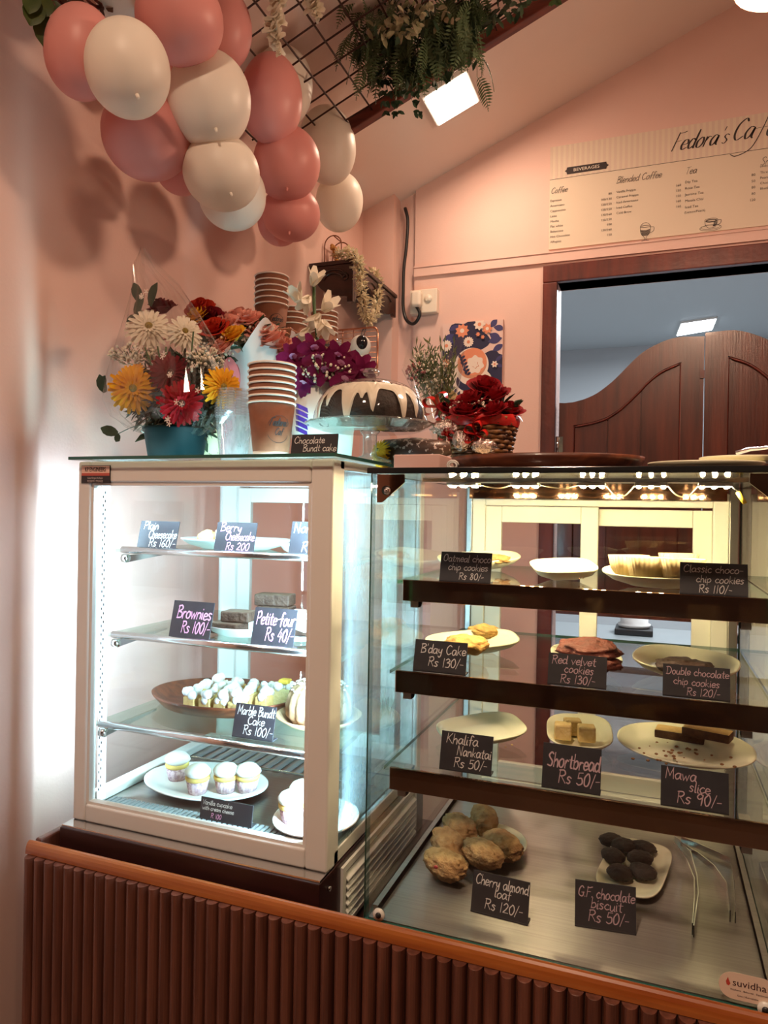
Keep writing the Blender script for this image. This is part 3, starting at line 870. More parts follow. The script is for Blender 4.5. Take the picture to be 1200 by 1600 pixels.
b.build('lettering', M_ink, bd)
b = MB(); type_text(b, 'Gokul Shirgaon Kolhapur', (bx0 + bx1) / 2, bz0 + H_ * .24, .0056, fr, 'CENTER', .66); type_text(b, '9923282799 / 7972494325', (bx0 + bx1) / 2, bz0 + H_ * .06, .0056, fr, 'CENTER', .64)
b.build('small_lettering', mat('badge_grey', (.6, .5, .47), .5), bd)
# louvred vent on the right flank of the base
va = at(535, 1350, x=LX1 + .004)
b = MB(); gy0, gy1, gz0, gz1 = va.y, 1.56, CTOP + .006, .785
b.bx((LX1 + .001, gy0, gz0), (LX1 + .006, gy0 + .014, gz1)); b.bx((LX1 + .001, gy1 - .014, gz0), (LX1 + .006, gy1, gz1))
b.bx((LX1 + .001, gy0 + .014, gz1 - .012), (LX1 + .006, gy1 - .014, gz1)); b.bx((LX1 + .001, gy0 + .014, gz0), (LX1 + .006, gy1 - .014, gz0 + .008))
zz = gz0 + .012
while zz < gz1 - .016:
    b.prism([(LX1 + .0012, gy0 + .014, zz + .0085), (LX1 + .010, gy0 + .014, zz), (LX1 + .010, gy0 + .014, zz + .0022), (LX1 + .0012, gy0 + .014, zz + .0105)], (0, gy1 - gy0 - .028, 0)); zz += .0145
b.mi = 1; b.bx((LX1 + .0002, gy0 + .012, gz0), (LX1 + .001, gy1 - .012, gz1 - .01))  # black sheet put in as the shade between the louvres
b.build('vent_grille', [M_white, M_black], case)
b = MB(); p = at(513, 1388, x=LX1 + .001); b.cyl(p, (p.x + .004, p.y, p.z), .004, n=10); b.build('screw', M_chrome, case)

# ------------------------------------------------------------------ right (warm) display case
RX0, RX1, RY0, RY1, RZ0, RZT = -.416, .168, 1.036, 1.64, .775, 1.470
rc = thing('warm_display_case', 'wide glass display case with bronze shelf edges and warm lights along its top', 'display case', (-.12, 1.34, CTOP))
b = MB(); b.bx((RX0 + .004, RY0 + .004, CTOP), (RX1 - .004, RY1, RZ0 - .004)); b.build('base', M_plinth, rc)
b = MB(); b.bx((RX0 + .006, RY0 + .006, RZ0 - .0035), (RX1 - .006, RY1 - .03, RZ0)); b.build('floor_sheet', M_steel, rc)
for x_ in (RX0 + .007, RX1 - .016): MB().bx((x_, RY0 + .02, RZ0), (x_ + .009, RY1 - .04, RZ0 + .012)).build('floor_edge_strip', M_steel, rc)
def pane(nm, lo, hi, edges):
    b = MB().bx(lo, hi); b.m = [1 if k in edges else 0 for k in range(6)]
    return b.build(nm, [M_glass, M_edge], rc)
pane('front_glass', (RX0, RY0, RZ0 - .002), (RX1, RY0 + .006, RZT), (0, 1, 3, 5))
pane('side_glass', (RX0, RY0 + .006, RZ0 - .002), (RX0 + .006, RY1, RZT), (0, 1, 2, 4))
pane('side_glass', (RX1 - .006, RY0 + .006, RZ0 - .002), (RX1, RY1, RZT), (0, 1, 2, 4))
b = MB().bx((RX0 - .006, RY0 - .004, RZT), (RX1 + .002, RY1 + .02, RZT + .009)); b.build('top_plate', M_dtop, rc, None, .001)
# rear wall: steel posts, cream frame, sliding sashes
for x0, x1 in ((RX0 + .008, RX0 + .022), (RX1 - .026, RX1 - .008)): MB().bx((x0, RY1 - .03, RZ0), (x1, RY1 - .005, RZT)).build('corner_post', M_steel, rc, None, .002)
FX0, FX1 = RX0 + .022, RX1 - .026
b = MB(); ringframe(b, FX0, FX1, RZ0 + .002, 1.459, RY1 - .028, RY1, .030, .030, .030, .03); b.build('back_frame', M_upvc, rc, None, .002)
sash(rc, FX0 + .030, -.115, RZ0 + .034, 1.428, RY1 - .024, .037, M_upvc, M_glass)
sash(rc, -.153, FX1 - .030, RZ0 + .034, 1.424, RY1 - .008, .037, M_upvc, M_glass)
# shelves with bronze mirror lips
SHR = [1.295, 1.148, .995]
LIPY = [1.140, 1.110, 1.090]
for zz, yy in zip(SHR, LIPY):
    b = MB().bx((RX0 + .008, yy + .003, zz - .006), (RX1 - .008, RY1 - .05, zz)); b.m = [0, 0, 0, 1, 1, 1]
    s_ = b.build('glass_shelf', [M_glass, M_edge], rc)
    MB().bx((RX0 + .020, yy - .003, zz - .034), (RX1 - .010, yy + .003, zz + .002)).build('shelf_lip', M_bronze, s_, None, .0012)
    for xx in (RX0 + .032, RX1 - .05):
        b = MB()
        b.prism([(xx, yy + .004, zz - .008), (xx, yy + .05, zz - .008), (xx, yy + .02, zz - .045), (xx, yy + .004, zz - .045)], (.014, 0, 0))
        b.build('shelf_bracket', M_steel, s_)
# light channel
b = MB(); b.bx((-.395, 1.235, RZT - .004), (.135, 1.29, RZT)); b.build('light_channel', M_chrome, rc)
MB().bx((-.395, 1.585, RZT - .026), (.135, 1.588, RZT)).build('mirror_strip', M_bronze, rc)
LED = emis('warm_led', (1, .80, .44), 1000)
M_led = mat('led_board', (.75, .72, .6), .4)
for (ua, ub) in ((705, 740), (805, 835), (910, 940), (998, 1037), (1098, 1137)):
    xa, xb = at(ua, 750, y=1.25).x, at(ub, 750, y=1.25).x
    md = MB().bx((xa - .006, 1.240, RZT - .010), (xb + .006, 1.284, RZT - .005)).build('led_module', M_led, rc)
    b = MB()
    for i in range(3):
        for yy in (1.2485, 1.2580, 1.2735):  # front row is added as the mirror image of the other rows
            b.ball((xa + (xb - xa) * i / 2, yy, RZT - .0105), (.0036, .0036, .0028), 10, 6)
    b.build('led_chips_and_reflection', LED, md)
b = MB()
mods = [at(u, 750, y=1.25).x for u in (698, 746, 799, 841, 904, 946, 992, 1043, 1092, 1143)]
for i in range(1, 9, 2):
    for dy in (0, .004):
        x0, x1 = mods[i], mods[i + 1]; sag = .016 if i > 4 else .004
        b.tube(crom3([V((x0, 1.262 + dy, RZT - .008)), V((x0 * .7 + x1 * .3, 1.255 + dy, RZT - .008 - sag)), V((x0 * .35 + x1 * .65, 1.255 + dy, RZT - .010 - sag)), V((x1, 1.262 + dy, RZT - .008))]), .0011, 5)
b.build('led_wire', mat('wire_sheath', (.20, .15, .09), .5), rc)
p = at(1150, 765, y=1.27)
b = MB(); b.tube(crom3([V((mods[9], 1.262, RZT - .008)), V((p.x - .002, 1.262, RZT - .014)), V((p.x, 1.265, p.z)), V((p.x + .012, 1.268, p.z - .016))]), .0015, 6)
b.mi = 1; b.cyl((p.x + .002, 1.266, p.z - .004), (p.x + .013, 1.268, p.z - .022), .0035, n=8); b.build('wire_connector', [M_board, mat('yellow_tape', (.75, .55, .05), .5)], rc)
# bronze corner brackets on the front glass
def bracket(sx, x0):
    pts = [(x0, RZT - .001), (x0 + sx * .045, RZT - .001), (x0 + sx * .045, RZT - .014), (x0 + sx * .008, RZT - .045), (x0, RZT - .045)]
    if sx < 0: pts = pts[::-1]
    k = MB().prism([(x, RY0 + .007, z) for x, z in pts], (0, .003, 0)).build('corner_bracket', M_bronze, rc)
    b = MB(); c_ = (x0 + sx * .016, RZT - .026); b.cyl((c_[0], RY0 + .004, c_[1]), (c_[0], RY0 + .0065, c_[1]), .0075, n=16); b.cyl((c_[0], RY0 + .002, c_[1]), (c_[0], RY0 + .004, c_[1]), .004, n=12); b.build('screw', M_chrome, k)
bracket(1, RX0 + .0075); bracket(-1, RX1 - .0075)
for u, v in ((592, 1429), (1196, 1577)):
    p = at(u, v, y=RY0 - .002); b = MB(); b.cyl((p.x, RY0 - .004, p.z), (p.x, RY0 - .0002, p.z), .0095, n=20); b.mi = 1; b.cyl((p.x, RY0 - .006, p.z), (p.x, RY0 - .004, p.z), .0045, n=12)
    b.build('glass_stud', [mat('stud_cap', (.72, .72, .66), .3), M_black], rc)
# maker's sticker on the front glass
p0, p1 = at(1131, 1541, y=RY0 - .0006), at(1203, 1560, y=RY0 - .0006)
pc = at(1168, 1545, y=RY0 - .0006)
L_, h = .034, .0175
b = MB(); pts = []
tilt = 0
for k in range(13): a = PI / 2 + PI * k / 12; pts.append((pc.x - L_ + h + h * math.cos(a), RY0 - .0006, pc.z + h * math.sin(a)))
for k in range(13): a = -PI / 2 + PI * k / 12; pts.append((pc.x + L_ - h + h * math.cos(a), RY0 - .0006, pc.z + h * math.sin(a)))
b.prism(pts, (0, .0005, 0)); st = b.build('maker_sticker', mat('sticker_paper', (.74, .58, .46), .5), rc)
fr = (V((0, RY0 - .0008, 0)), V((1, 0, 0)), V((0, 0, 1)), V((0, -.0001, 0)))
b = MB(); type_text(b, 'suvidha', pc.x - .018, pc.z + .0005, .0128, fr, 'LEFT', 1.05); type_text(b, 'Kitchens . Bakeries . Equipments', pc.x - .020, pc.z - .0058, .0032, fr, 'LEFT', 1.1); type_text(b, 'Goa | Karnataka', pc.x - .012, pc.z - .0125, .0034, fr, 'LEFT', 1.1)
b.build('lettering', mat('sticker_ink', '3a1520', .5), st)
b = MB(); q_ = pc.x - .0245
b.prism([(q_, RY0 - .0008, pc.z), (q_ + .0025, RY0 - .0008, pc.z - .001), (q_ + .0045, RY0 - .0008, pc.z + .002), (q_ + .0025, RY0 - .0008, pc.z + .0065), (q_ + .0015, RY0 - .0008, pc.z + .010), (q_ - .001, RY0 - .0008, pc.z + .004)], (0, .0001, 0))
b.build('flame_mark', mat('flame_red', (.5, .06, .04), .5), st)
# ------------------------------------------------------------------ chalkboard price cards
def card(label, lines, tl, tr, br, bl, z=None, y=None, lean=14, group='price cards', name='price_card'):
    """corners are sight lines; the foot line stands at height z (or at depth y on height z)"""
    def foot(q):
        if y is None: return at(*q, z=z)
        p = at(*q, y=y); return V((p.x, y, z))
    B0, B1 = foot(bl), foot(br)
    R = (B1 - B0); R.z = 0; W = R.length; R.normalize()
    back = V((-R.y, R.x, 0))
    la = math.radians(lean)
    U = V((0, 0, 1)) * math.cos(la) + back * math.sin(la)
    Nn = R.cross(U).normalized()
    if Nn.y > 0: Nn = -Nn
    def hit(q):
        d = at(*q, y=2) - EYE
        t_ = (B0 - EYE).dot(Nn) / d.dot(Nn)
        return EYE + d * t_
    hL = (hit(tl) - B0).dot(U); hR = (hit(tr) - B0).dot(U); Hh = (hL + hR) / 2
    root = thing(name, label, 'price card', (B0 + B1) / 2, group)
    th = .0022
    b = MB()
    b.add([B0, B1, B1 + U * Hh, B0 + U * Hh, B0 - Nn * th, B1 - Nn * th, B1 + U * Hh - Nn * th, B0 + U * Hh - Nn * th],
          [(0, 1, 2, 3), (7, 6, 5, 4), (0, 4, 5, 1), (1, 5, 6, 2), (2, 6, 7, 3), (3, 7, 4, 0)], False)
    b.build('board', M_board, root)
    b = MB(); f0, f1 = B0 + V((0, 0, .0002)), B1 + V((0, 0, .0002)); dpt = back * .020
    b.add([f0, f1, f1 + dpt, f0 + dpt, f0 + V((0, 0, th)), f1 + V((0, 0, th)), f1 + dpt + V((0, 0, th)), f0 + dpt + V((0, 0, th))],
          [(3, 2, 1, 0), (4, 5, 6, 7), (0, 1, 5, 4), (1, 2, 6, 5), (2, 3, 7, 6), (3, 0, 4, 7)], False)
    b.build('foot', M_board, root)
    by = {}
    for tx, fx, fy, sz, inkm in lines:      # text, left edge and baseline as fractions, cap height as a fraction of the card height
        mb = by.setdefault(inkm.name, (MB(), inkm))[0]
        s_ = sz * Hh
        room_ = W * (.985 - fx)
        tw = text_w(tx, s_)
        write(mb, tx, fx * W, fy * Hh, s_, max(.0010, s_ * .105), (B0, R, U, Nn * .0004), .1, .03, min(1.12, room_ / tw), rise=-.0)
    for nm, (mb, inkm) in by.items():
        mb.build('lettering', inkm, root)
    return root
CW, CP, CM = M_chalk, M_chalkp, M_chalkm
Y1, Y2, Y3 = 1.182, 1.158, 1.126
card('dark card lettered Plain Cheesecake on the top left-hand shelf', [('Plain', .10, .72, .26, CW), ('Cheesecake', .26, .42, .27, CW), ('Rs 160/-', .30, .12, .27, CW)],
     (228, 814), (287, 815), (273, 856), (213, 855), z=SHL[0], y=Y1)
card('dark card lettered Berry Cheesecake in pink on the top left-hand shelf', [('Berry', .10, .70, .28, CP), ('Cheesecake', .26, .42, .26, CP), ('Rs 200', .30, .11, .24, CP)],
     (347, 816), (408, 817), (395, 861), (333, 858), z=SHL[0], y=Y1)
card('dark card half hidden by the white case frame on the top left-hand shelf', [('Non', .06, .68, .28, CW), ('R', .32, .14, .28, CW)],
     (464, 814), (524, 817), (512, 865), (450, 861), z=SHL[0], y=Y1)
card('dark card lettered Brownies in pink on the middle left-hand shelf', [('Brownies', .12, .55, .32, CP), ('Rs 100/-', .28, .18, .30, CP)],
     (275, 938), (337, 942), (326, 993), (263, 989), z=SHL[1], y=Y2)
card('dark card lettered Petite-four in pink on the middle left-hand shelf', [('Petite-four', .06, .58, .32, CP), ('Rs 40/-', .32, .18, .32, CP)],
     (404, 949), (469, 953), (457, 1005), (391, 1000), z=SHL[1], y=Y2)
card('dark card lettered Marble Bundt Cake before the wooden tray', [('Marble Bundt', .06, .68, .26, CW), ('Cake', .34, .42, .24, CW), ('Rs 100/-', .26, .12, .26, CW)],
     (373, 1094), (435, 1110), (425, 1157), (362, 1147), z=SHL[2], y=1.15)
card('dark card lettered Vanilla cupcake with cream cheese on the case floor', [('Vanilla cupcake', .04, .70, .20, CW), ('with cream cheese', .04, .47, .18, CW), ('R 100', .22, .16, .2, CP)],
     (313, 1252), (393, 1250), (392, 1304), (311, 1300), z=.8295, y=1.128, lean=8)
YR = [LIPY[0] + .014, LIPY[1] + .014, LIPY[2] + .014]
card('black card lettered Oatmeal choco chip cookies on the top right-hand shelf', [('Oatmeal choco', .05, .68, .23, CW), ('chip cookies', .16, .40, .22, CW), ('Rs 80/-', .38, .10, .22, CW)],
     (690, 860), (769, 866), (766, 912), (686, 907), z=SHR[0], y=YR[0])
card('black card lettered Classic choco-chip cookies beside the paper loaf cases', [('Classic choco-', .05, .70, .23, CW), ('chip cookies', .24, .40, .22, CW), ('Rs 110/-', .28, .09, .24, CW)],
     (1063, 878), (1169, 882), (1169, 940), (1062, 936), z=SHR[0], y=YR[0])
card("black card lettered B'day Cake in front of two pale cookies", [("B'day Cake", .12, .60, .28, CW), ('Rs 130/-', .28, .20, .28, CW)],
     (655, 996), (731, 1008), (727, 1056), (645, 1047), z=SHR[1], y=YR[1])
card('black card lettered Red velvet cookies in front of the dark red cookies', [('Red velvet', .06, .68, .26, CM), ('cookies', .28, .42, .25, CM), ('Rs 130/-', .22, .10, .26, CM)],
     (857, 1019), (948, 1027), (947, 1083), (855, 1075), z=SHR[1], y=YR[1])
card('black card lettered Double chocolate chip cookies on the middle right-hand shelf', [('Double chocolate', .05, .70, .22, CM), ('chip cookies', .16, .40, .22, CM), ('Rs 120/-', .36, .10, .23, CM)],
     (1034, 1037), (1137, 1044), (1141, 1106), (1035, 1094), z=SHR[1], y=YR[1])
card('black card lettered Khalifa Nankatai in front of an empty plate', [('Khalifa', .10, .70, .25, CW), ('Nankatai', .32, .42, .24, CW), ('Rs 50/-', .28, .12, .24, CW)],
     (689, 1140), (771, 1152), (767, 1210), (686, 1198), z=SHR[2], y=YR[2] + .012)
card('black card lettered Shortbread on the lowest right-hand shelf', [('Shortbread', .08, .50, .32, CM), ('Rs 50/-', .28, .16, .28, CM)],
     (850, 1158), (941, 1173), (938, 1238), (846, 1222), z=SHR[2], y=YR[2])
card('black card lettered Mawa slice in front of the oval plate', [('Mawa', .06, .70, .26, CM), ('slice', .42, .44, .24, CM), ('Rs 90/-', .24, .14, .28, CM)],
     (1033, 1194), (1139, 1210), (1139, 1278), (1032, 1260), z=SHR[2], y=YR[2])
card('black card lettered Cherry almond loaf on the case floor', [('Cherry almond', .05, .70, .24, CW), ('loaf', .40, .48, .22, CW), ('Rs 120/-', .24, .16, .24, CW)],
     (742, 1360), (827, 1378), (824, 1447), (735, 1424), z=RZ0 + .0005)
card('black card lettered G.F. chocolate biscuit on the case floor', [('G.F. chocolate', .05, .66, .22, CM), ('biscuit', .26, .44, .22, CM), ('Rs 50/-', .22, .16, .24, CM)],
     (901, 1371), (995, 1390), (994, 1462), (898, 1447), z=RZ0 + .0005)
card('black card lettered Chocolate Bundt cake on top of the cases', [('Chocolate', .06, .56, .32, CW), ('Bundt cake', .26, .18, .32, CW)],
     (454, 679), (525, 678), (526, 713), (454, 714), z=1.507, y=1.115, lean=8)

# ------------------------------------------------------------------ plates
def sup(p):
    return lambda t: 1 / (abs(math.cos(t)) ** p + abs(math.sin(t)) ** p) ** (1 / p)
def plate_mesh(c, rx, ry, p=2.0, rot=0, hgt=.016, foot=.6, th=.003, tilt=0):
    b = MB(); R_ = sup(p)
    b.X = T((c[0], c[1], c[2] + ry * foot * math.sin(tilt))) @ rotm(tilt, 0, 0) @ rotm(0, 0, rot)
    prof = [(0, .004), (foot, .004), (foot + .1, .0045), (.86, hgt * .7), (.97, hgt), (1.0, hgt), (1.0, hgt - th * .8), (.86, hgt * .55 - th), (foot + .02, .001), (foot, 0), (foot - .06, 0), (foot - .07, .0015), (0, .0015)]
    b.lathe(prof, n=56, fx=lambda t, r, z: (R_(t) * r * rx * math.cos(t), R_(t) * r * ry * math.sin(t), z))
    return b
def plate(label, u, v, z, rx, ry, p=2.0, rot=0, m=None, group=None, hgt=.016, name='plate', foot=.6, y=None, tilt=None):
    c = at(u, v, z=z) if y is None else V((at(u, v, y=y).x, y, z))
    c.z = z + .0004
    tilt = tilt if tilt is not None else (math.radians(9) if m is None and z > .9 else 0)
    o = plate_mesh(c, rx, ry, p, rot, hgt, foot, tilt=tilt).build(name, m or M_plate, None, c)
    return tag(o, label, 'plate', group), c
def fbm(d, f, s): return noise.fractal(V(d) * f + V((s * 3.1, s * 1.7, s)), 1.0, 2.0, 4)
def lump(label, cat, name, c, r, m, seed=0, amp=.12, f=2.2, rz=0, group=None, tilt=0, flat=.0, fine=.03):
    """baked lump: rough ellipsoid with a flattened underside"""
    b = MB(); b.X = T(c) @ rotm(tilt, 0, rz)
    def g(d):
        k = 1 + amp * fbm(d, f, seed) + fine * fbm(d, f * 5, seed + 9)
        return k
    b.ball((0, 0, 0), r, 40, 26, g)
    zmin = -r[2] * (1 - flat)
    o = MB(); o.add([V((p.x, p.y, max(p.z, c[2] + zmin) if not tilt else p.z)) for p in b.v], b.f, True)
    o = o.build(name, m, None, c)
    return tag(o, label, cat, group)
M_cookie = mat('oat_cookie', (.62, .36, .12), .8, c2=(.48, .24, .07), ns=90, bump=.5, bs=120)
M_cookiey = mat('golden_cookie', (.72, .42, .12), .75, c2=(.58, .30, .08), ns=70, bump=.4, bs=110)
M_redv = mat('red_velvet_crumb', (.10, .020, .010), .7, c2=(.16, .032, .016), ns=90, bump=.5, bs=140)
M_choc = mat('dark_chocolate', (.016, .009, .006), .7, c2=(.03, .016, .010), ns=60, bump=.4, bs=140)
M_chocb = mat('brownie', (.045, .022, .014), .6, c2=(.09, .05, .032), ns=80, bump=.5, bs=130)
M_muffin = mat('muffin_crust', (.58, .37, .16), .85, c2=(.30, .16, .06), ns=42, ramp=(.42, .72), bump=.7, bs=120)
M_loaf = mat('loaf_crust', (.30, .15, .05), .75, c2=(.20, .09, .03), ns=60, bump=.45, bs=120)
M_mawa = mat('mawa_crust', (.06, .020, .010), .75, c2=(.11, .045, .02), ns=80, bump=.3, bs=140)
M_crumb = mat('yellow_crumb', (.78, .55, .22), .85, c2=(.70, .46, .16), ns=120, bump=.4, bs=160)
M_butter = mat('shortbread', (.80, .62, .30), .8, c2=(.74, .54, .22), ns=110, bump=.3, bs=160)
M_cream = mat('whipped_cream', (.86, .84, .80), .55, sss=.1)
M_icing = mat('cream_icing', (.80, .72, .60), .35, c2=(.76, .66, .52), ns=30)
M_case = mat('paper_case', (.66, .53, .30), .7, c2=(.60, .46, .24), ns=50, trl=.15)
M_cupc = mat('floral_paper', (.45, .28, .32), .7, c2=(.70, .52, .55), ns=160, ramp=(.45, .55))
M_marble = mat('marble_bundt', (.40, .24, .13), .75, c2=(.22, .12, .06), ns=12, bump=.3, bs=90)
M_sugar = mat('icing_sugar', (.85, .82, .78), .8)
def crumbs(label, pts, z, m=M_crumb):
    b = MB()
    rnd = random.Random(len(pts))
    for u, v in pts:
        p = at(u, v, z=z); r = rnd.uniform(.0012, .0030)
        b.ball((p.x, p.y, z + r * .7), (r * 1.2, r, r * .7), 8, 5)
    o = b.build('crumbs', m, None, at(*pts[0], z=z)); return tag(o, label, 'crumbs', None, 'stuff')

# --- top shelf, right case
z = SHR[0]
_, c = plate('long cream plate holding the oatmeal cookie behind its card', 748, 889, z, .085, .050, 3.2, .42, hgt=.022)
lump('brown oatmeal cookie half hidden behind its black card', 'cookie', 'oatmeal_cookie', (at(762, 880, z=z + .02).x, c.y - .012, z + .022), (.030, .026, .010), M_cookie, 1, amp=.25)
_, c2_ = plate('empty square cream plate on the top right-hand shelf', 880, 905, z, .056, .056, 3.4, .35, hgt=.022, foot=.5)
p = at(913, 905, z=z + .008); crumbs('a few crumbs left on the empty square plate', [(866, 902), (905, 905), (911, 904), (893, 899)], z + .006, M_cookie)
_, c3 = plate('oval cream plate under the pleated paper loaf cases', 1040, 917, z, .100, .055, 2.2, .12, hgt=.022)
def papercase(label, c, rx, ry, h, rz, group='cookies in pleated paper cases'):
    t = thing('paper_loaf_case', label, 'baking case', c, group)
    b = MB(); b.X = T(c) @ rotm(0, 0, rz); R_ = sup(3.2)
    def fx(t_, r, zz):
        k = R_(t_) * r * (1 + .030 * math.sin(t_ * 28) * (zz / h))
        return (k * rx * math.cos(t_), k * ry * math.sin(t_), zz)
    b.lathe([(0, .001), (.80, .0), (1.0, h), (.98, h), (.78, .002)], n=136, fx=fx, cap=False)
    b.build('paper_case', M_case, t)
    b = MB(); b.X = T((c[0], c[1], c[2] + h * .55)) @ rotm(0, 0, rz)
    b.ball((0, 0, 0), (rx * .86, ry * .86, h * .32), 24, 12, lambda d: 1 + .14 * fbm(d, 3, c[0] * 40) if d.z > 0 else 1); b.build('cookie', M_cookie, t)
for i, (u, v, rz, lab) in enumerate(((982, 905, .5, 'pleated paper loaf case at the rear end of the oval plate'), (1012, 910, .35, 'pleated paper loaf case in the middle of the oval plate, nearest the front'),
                                     (1060, 900, .2, 'pleated paper loaf case at the back beside the Classic choco-chip card'), (1066, 913, .1, 'pleated paper loaf case half hidden by the Classic choco-chip card'))):
    p = at(u, v, z=z + .008)
    papercase(lab, (p.x, p.y, z + .013), .034, .019, .036, rz + .1)
# --- middle shelf, right case
z = SHR[1]
_, c = plate('long cream plate under two pale golden cookies', 738, 1018, z, .088, .052, 3.2, .5, hgt=.02)
p = at(728, 1012, z=z + .02); lump('large golden crackled cookie at the front of the long plate', 'cookie', 'golden_cookie', (p.x, p.y, z + .026), (.042, .036, .017), M_cookiey, 3, amp=.2)
p = at(752, 996, z=z + .02); lump('smaller pale golden cookie behind the large crackled one', 'cookie', 'golden_cookie', (p.x, p.y + .02, z + .029), (.030, .026, .014), M_cookiey, 4, amp=.2)
_, c = plate('square cream plate under the dark red cookies', 915, 1045, z, .056, .060, 3.2, .3, hgt=.02)
p = at(915, 1038, z=z + .02); lump('dark red crackled cookie lying on top of another', 'cookie', 'red_velvet_cookie', (p.x + .004, p.y + .012, z + .044), (.050, .042, .015), M_redv, 5, amp=.22, tilt=.12)
lump('dark red cookie lying underneath another on the square plate', 'cookie', 'red_velvet_cookie', (p.x + .012, p.y + .004, z + .025), (.046, .040, .014), M_redv, 6, amp=.22)
_, c = plate('cream leaf-shaped plate under the dark chocolate cookie', 1070, 1055, z, .082, .062, 2.6, -.25, hgt=.022)
p = at(1068, 1052, z=z + .02); lump('dark chocolate cookie behind the Double chocolate card', 'cookie', 'chocolate_cookie', (p.x, p.y + .01, z + .029), (.042, .036, .012), M_chocb, 7, amp=.2)
# --- lowest shelf, right case
z = SHR[2]
_, c = plate('empty long cream plate behind the Khalifa Nankatai card', 752, 1155, z, .080, .056, 3.4, .62, hgt=.018)
crumbs('a few crumbs on the empty long plate and the glass beside it', [(788, 1135), (785, 1134), (755, 1148), (748, 1147), (810, 1150), (800, 1165), (790, 1168)], z + .006)
_, c = plate('rounded cream plate under the shortbread pieces', 905, 1160, z, .058, .068, 3.0, .15, hgt=.018)
for i, (u, v, dz, rz, lab) in enumerate(((878, 1160, 0, .1, 'pale shortbread block at the left of the plate'), (893, 1153, 0, .25, 'pale shortbread block at the back of the plate'), (915, 1164, 0, .2, 'pale shortbread block at the right of the plate'))):
    p = at(u, v, z=z + .01); b = MB(); b.X = T((p.x, p.y + .012, z + .0275)) @ rotm(0, 0, rz); b.bx((-.015, -.013, -.014), (.015, .013, .014))
    tag(b.build('shortbread', M_butter, None, (p.x, p.y + .012, z + .0115), .003, 2), lab, 'biscuit', 'shortbread pieces')
_, c = plate('large oval cream plate with two cake slices and crumbs', 1069, 1180, z, .112, .078, 2.1, -.10, hgt=.014)
def slab(label, p, L_, W_, H_, rz, grp, dz=0, top=M_crumb, crust=M_mawa, name='mawa_cake_slice'):
    b = MB(); b.X = T((p.x, p.y, p.z + H_ / 2)) @ rotm(0, 0, rz)
    b.bx((-L_ / 2, -W_ / 2, -H_ / 2), (L_ / 2, W_ / 2, H_ / 2)); b.m = [1, 0, 1, 1, 1, 1]
    return tag(b.build(name, [top, crust], None, p, .003, 2), label, 'cake slice', grp)
p = at(1062, 1160, z=z + .008); p.z = z + .013; slab('mawa cake slice lying flat at the back of the oval plate', p, .082, .040, .018, -.12, 'mawa cake slices')
p = at(1105, 1172, z=z + .008); p.z = z + .030; slab('mawa cake slice leaning over the other on the oval plate', p, .078, .036, .016, -.30, 'mawa cake slices')
rnd = random.Random(3)
crumbs('brown crumbs scattered over the oval plate', [(1055 + rnd.gauss(0, 30), 1180 + rnd.gauss(0, 9)) for _ in range(40)] + [(1142, 1185), (1128, 1196), (1148, 1200)], z + .012, mat('brown_crumb', (.26, .12, .045), .8))
# --- floor of the right case
z = RZ0
_, c = plate('round cream plate piled with six almond loaves', 756, 1330, z, .080, .080, 2.0, 0, hgt=.022)
LF = [(697, 1350, .030, .2, 0, 'almond loaf with a cherry piece at the front of the pile'), (700, 1318, .034, .9, 1, 'almond loaf at the left end of the pile'), (718, 1293, .036, .75, 0, 'pale cracked almond loaf at the back left of the pile'),
      (756, 1280, .036, .85, 2, 'golden almond loaf standing at the very back of the pile'), (753, 1333, .036, .6, 1, 'rounded almond loaf in the middle of the pile'), (785, 1320, .036, .85, 2, 'long almond loaf at the right end of the pile')]
for i, (u, v, hh, rz, k, lab) in enumerate(LF):
    p = at(u, v, z=z + hh)
    b = MB(); b.X = T((p.x, p.y, z + hh)) @ rotm(0, 0, [-.5, -.9, -.8, -1.2, -.6, -.7][i])
    def g(d, i=i):
        q = (abs(d.x) ** 2.6 + abs(d.y) ** 2.6 + abs(d.z) ** 2.6) ** (-1 / 2.6)
        crack = -.08 * math.exp(-(d.y / .12) ** 2) if d.z > .3 and i in (1, 2, 4) else 0
        return q * .93 * (1 + .13 * fbm(d, 1.8, i) + .05 * fbm(d, 7, i)) + crack * 1.3
    b.ball((0, 0, 0), (.045, .027, .023), 64, 40, g)
    t = b.build('almond_loaf', M_muffin if i % 3 else M_muffin, None, (p.x, p.y, z + hh))
    tag(t, lab, 'small loaf', 'almond loaves')
    if i == 0:
        q = at(681, 1355, z=z + hh + .012); b = MB(); b.ball(q, (.004, .003, .003), 10, 6); b.build('cherry_piece', mat('cherry', (.30, .02, .03), .35), t)
_, c = plate('long rectangular cream plate under the dark biscuits', 992, 1366, z, .054, .108, 4.0, -.16, hgt=.016)
for i, (u, v, dz) in enumerate(((957, 1314, 0), (975, 1325, .004), (958, 1340, .002), (1004, 1327, .002), (1000, 1347, .006), (968, 1366, .002), (1004, 1366, .004))):
    labs = ['dark chocolate biscuit at the back corner of the long plate', 'dark chocolate biscuit overlapping the rearmost one', 'dark chocolate biscuit third along the left row', 'dark chocolate biscuit at the back of the right-hand row',
            'dark chocolate biscuit in the middle of the right-hand row', 'dark chocolate biscuit just above its card', 'dark chocolate biscuit at the front of the right-hand row']
    p = at(u, v, z=z + .014); lump(labs[i], 'biscuit', 'chocolate_biscuit', (p.x, p.y, z + .015 + dz), (.0245, .021, .011), M_choc, 20 + i, amp=.12, group='dark chocolate biscuits', rz=i)
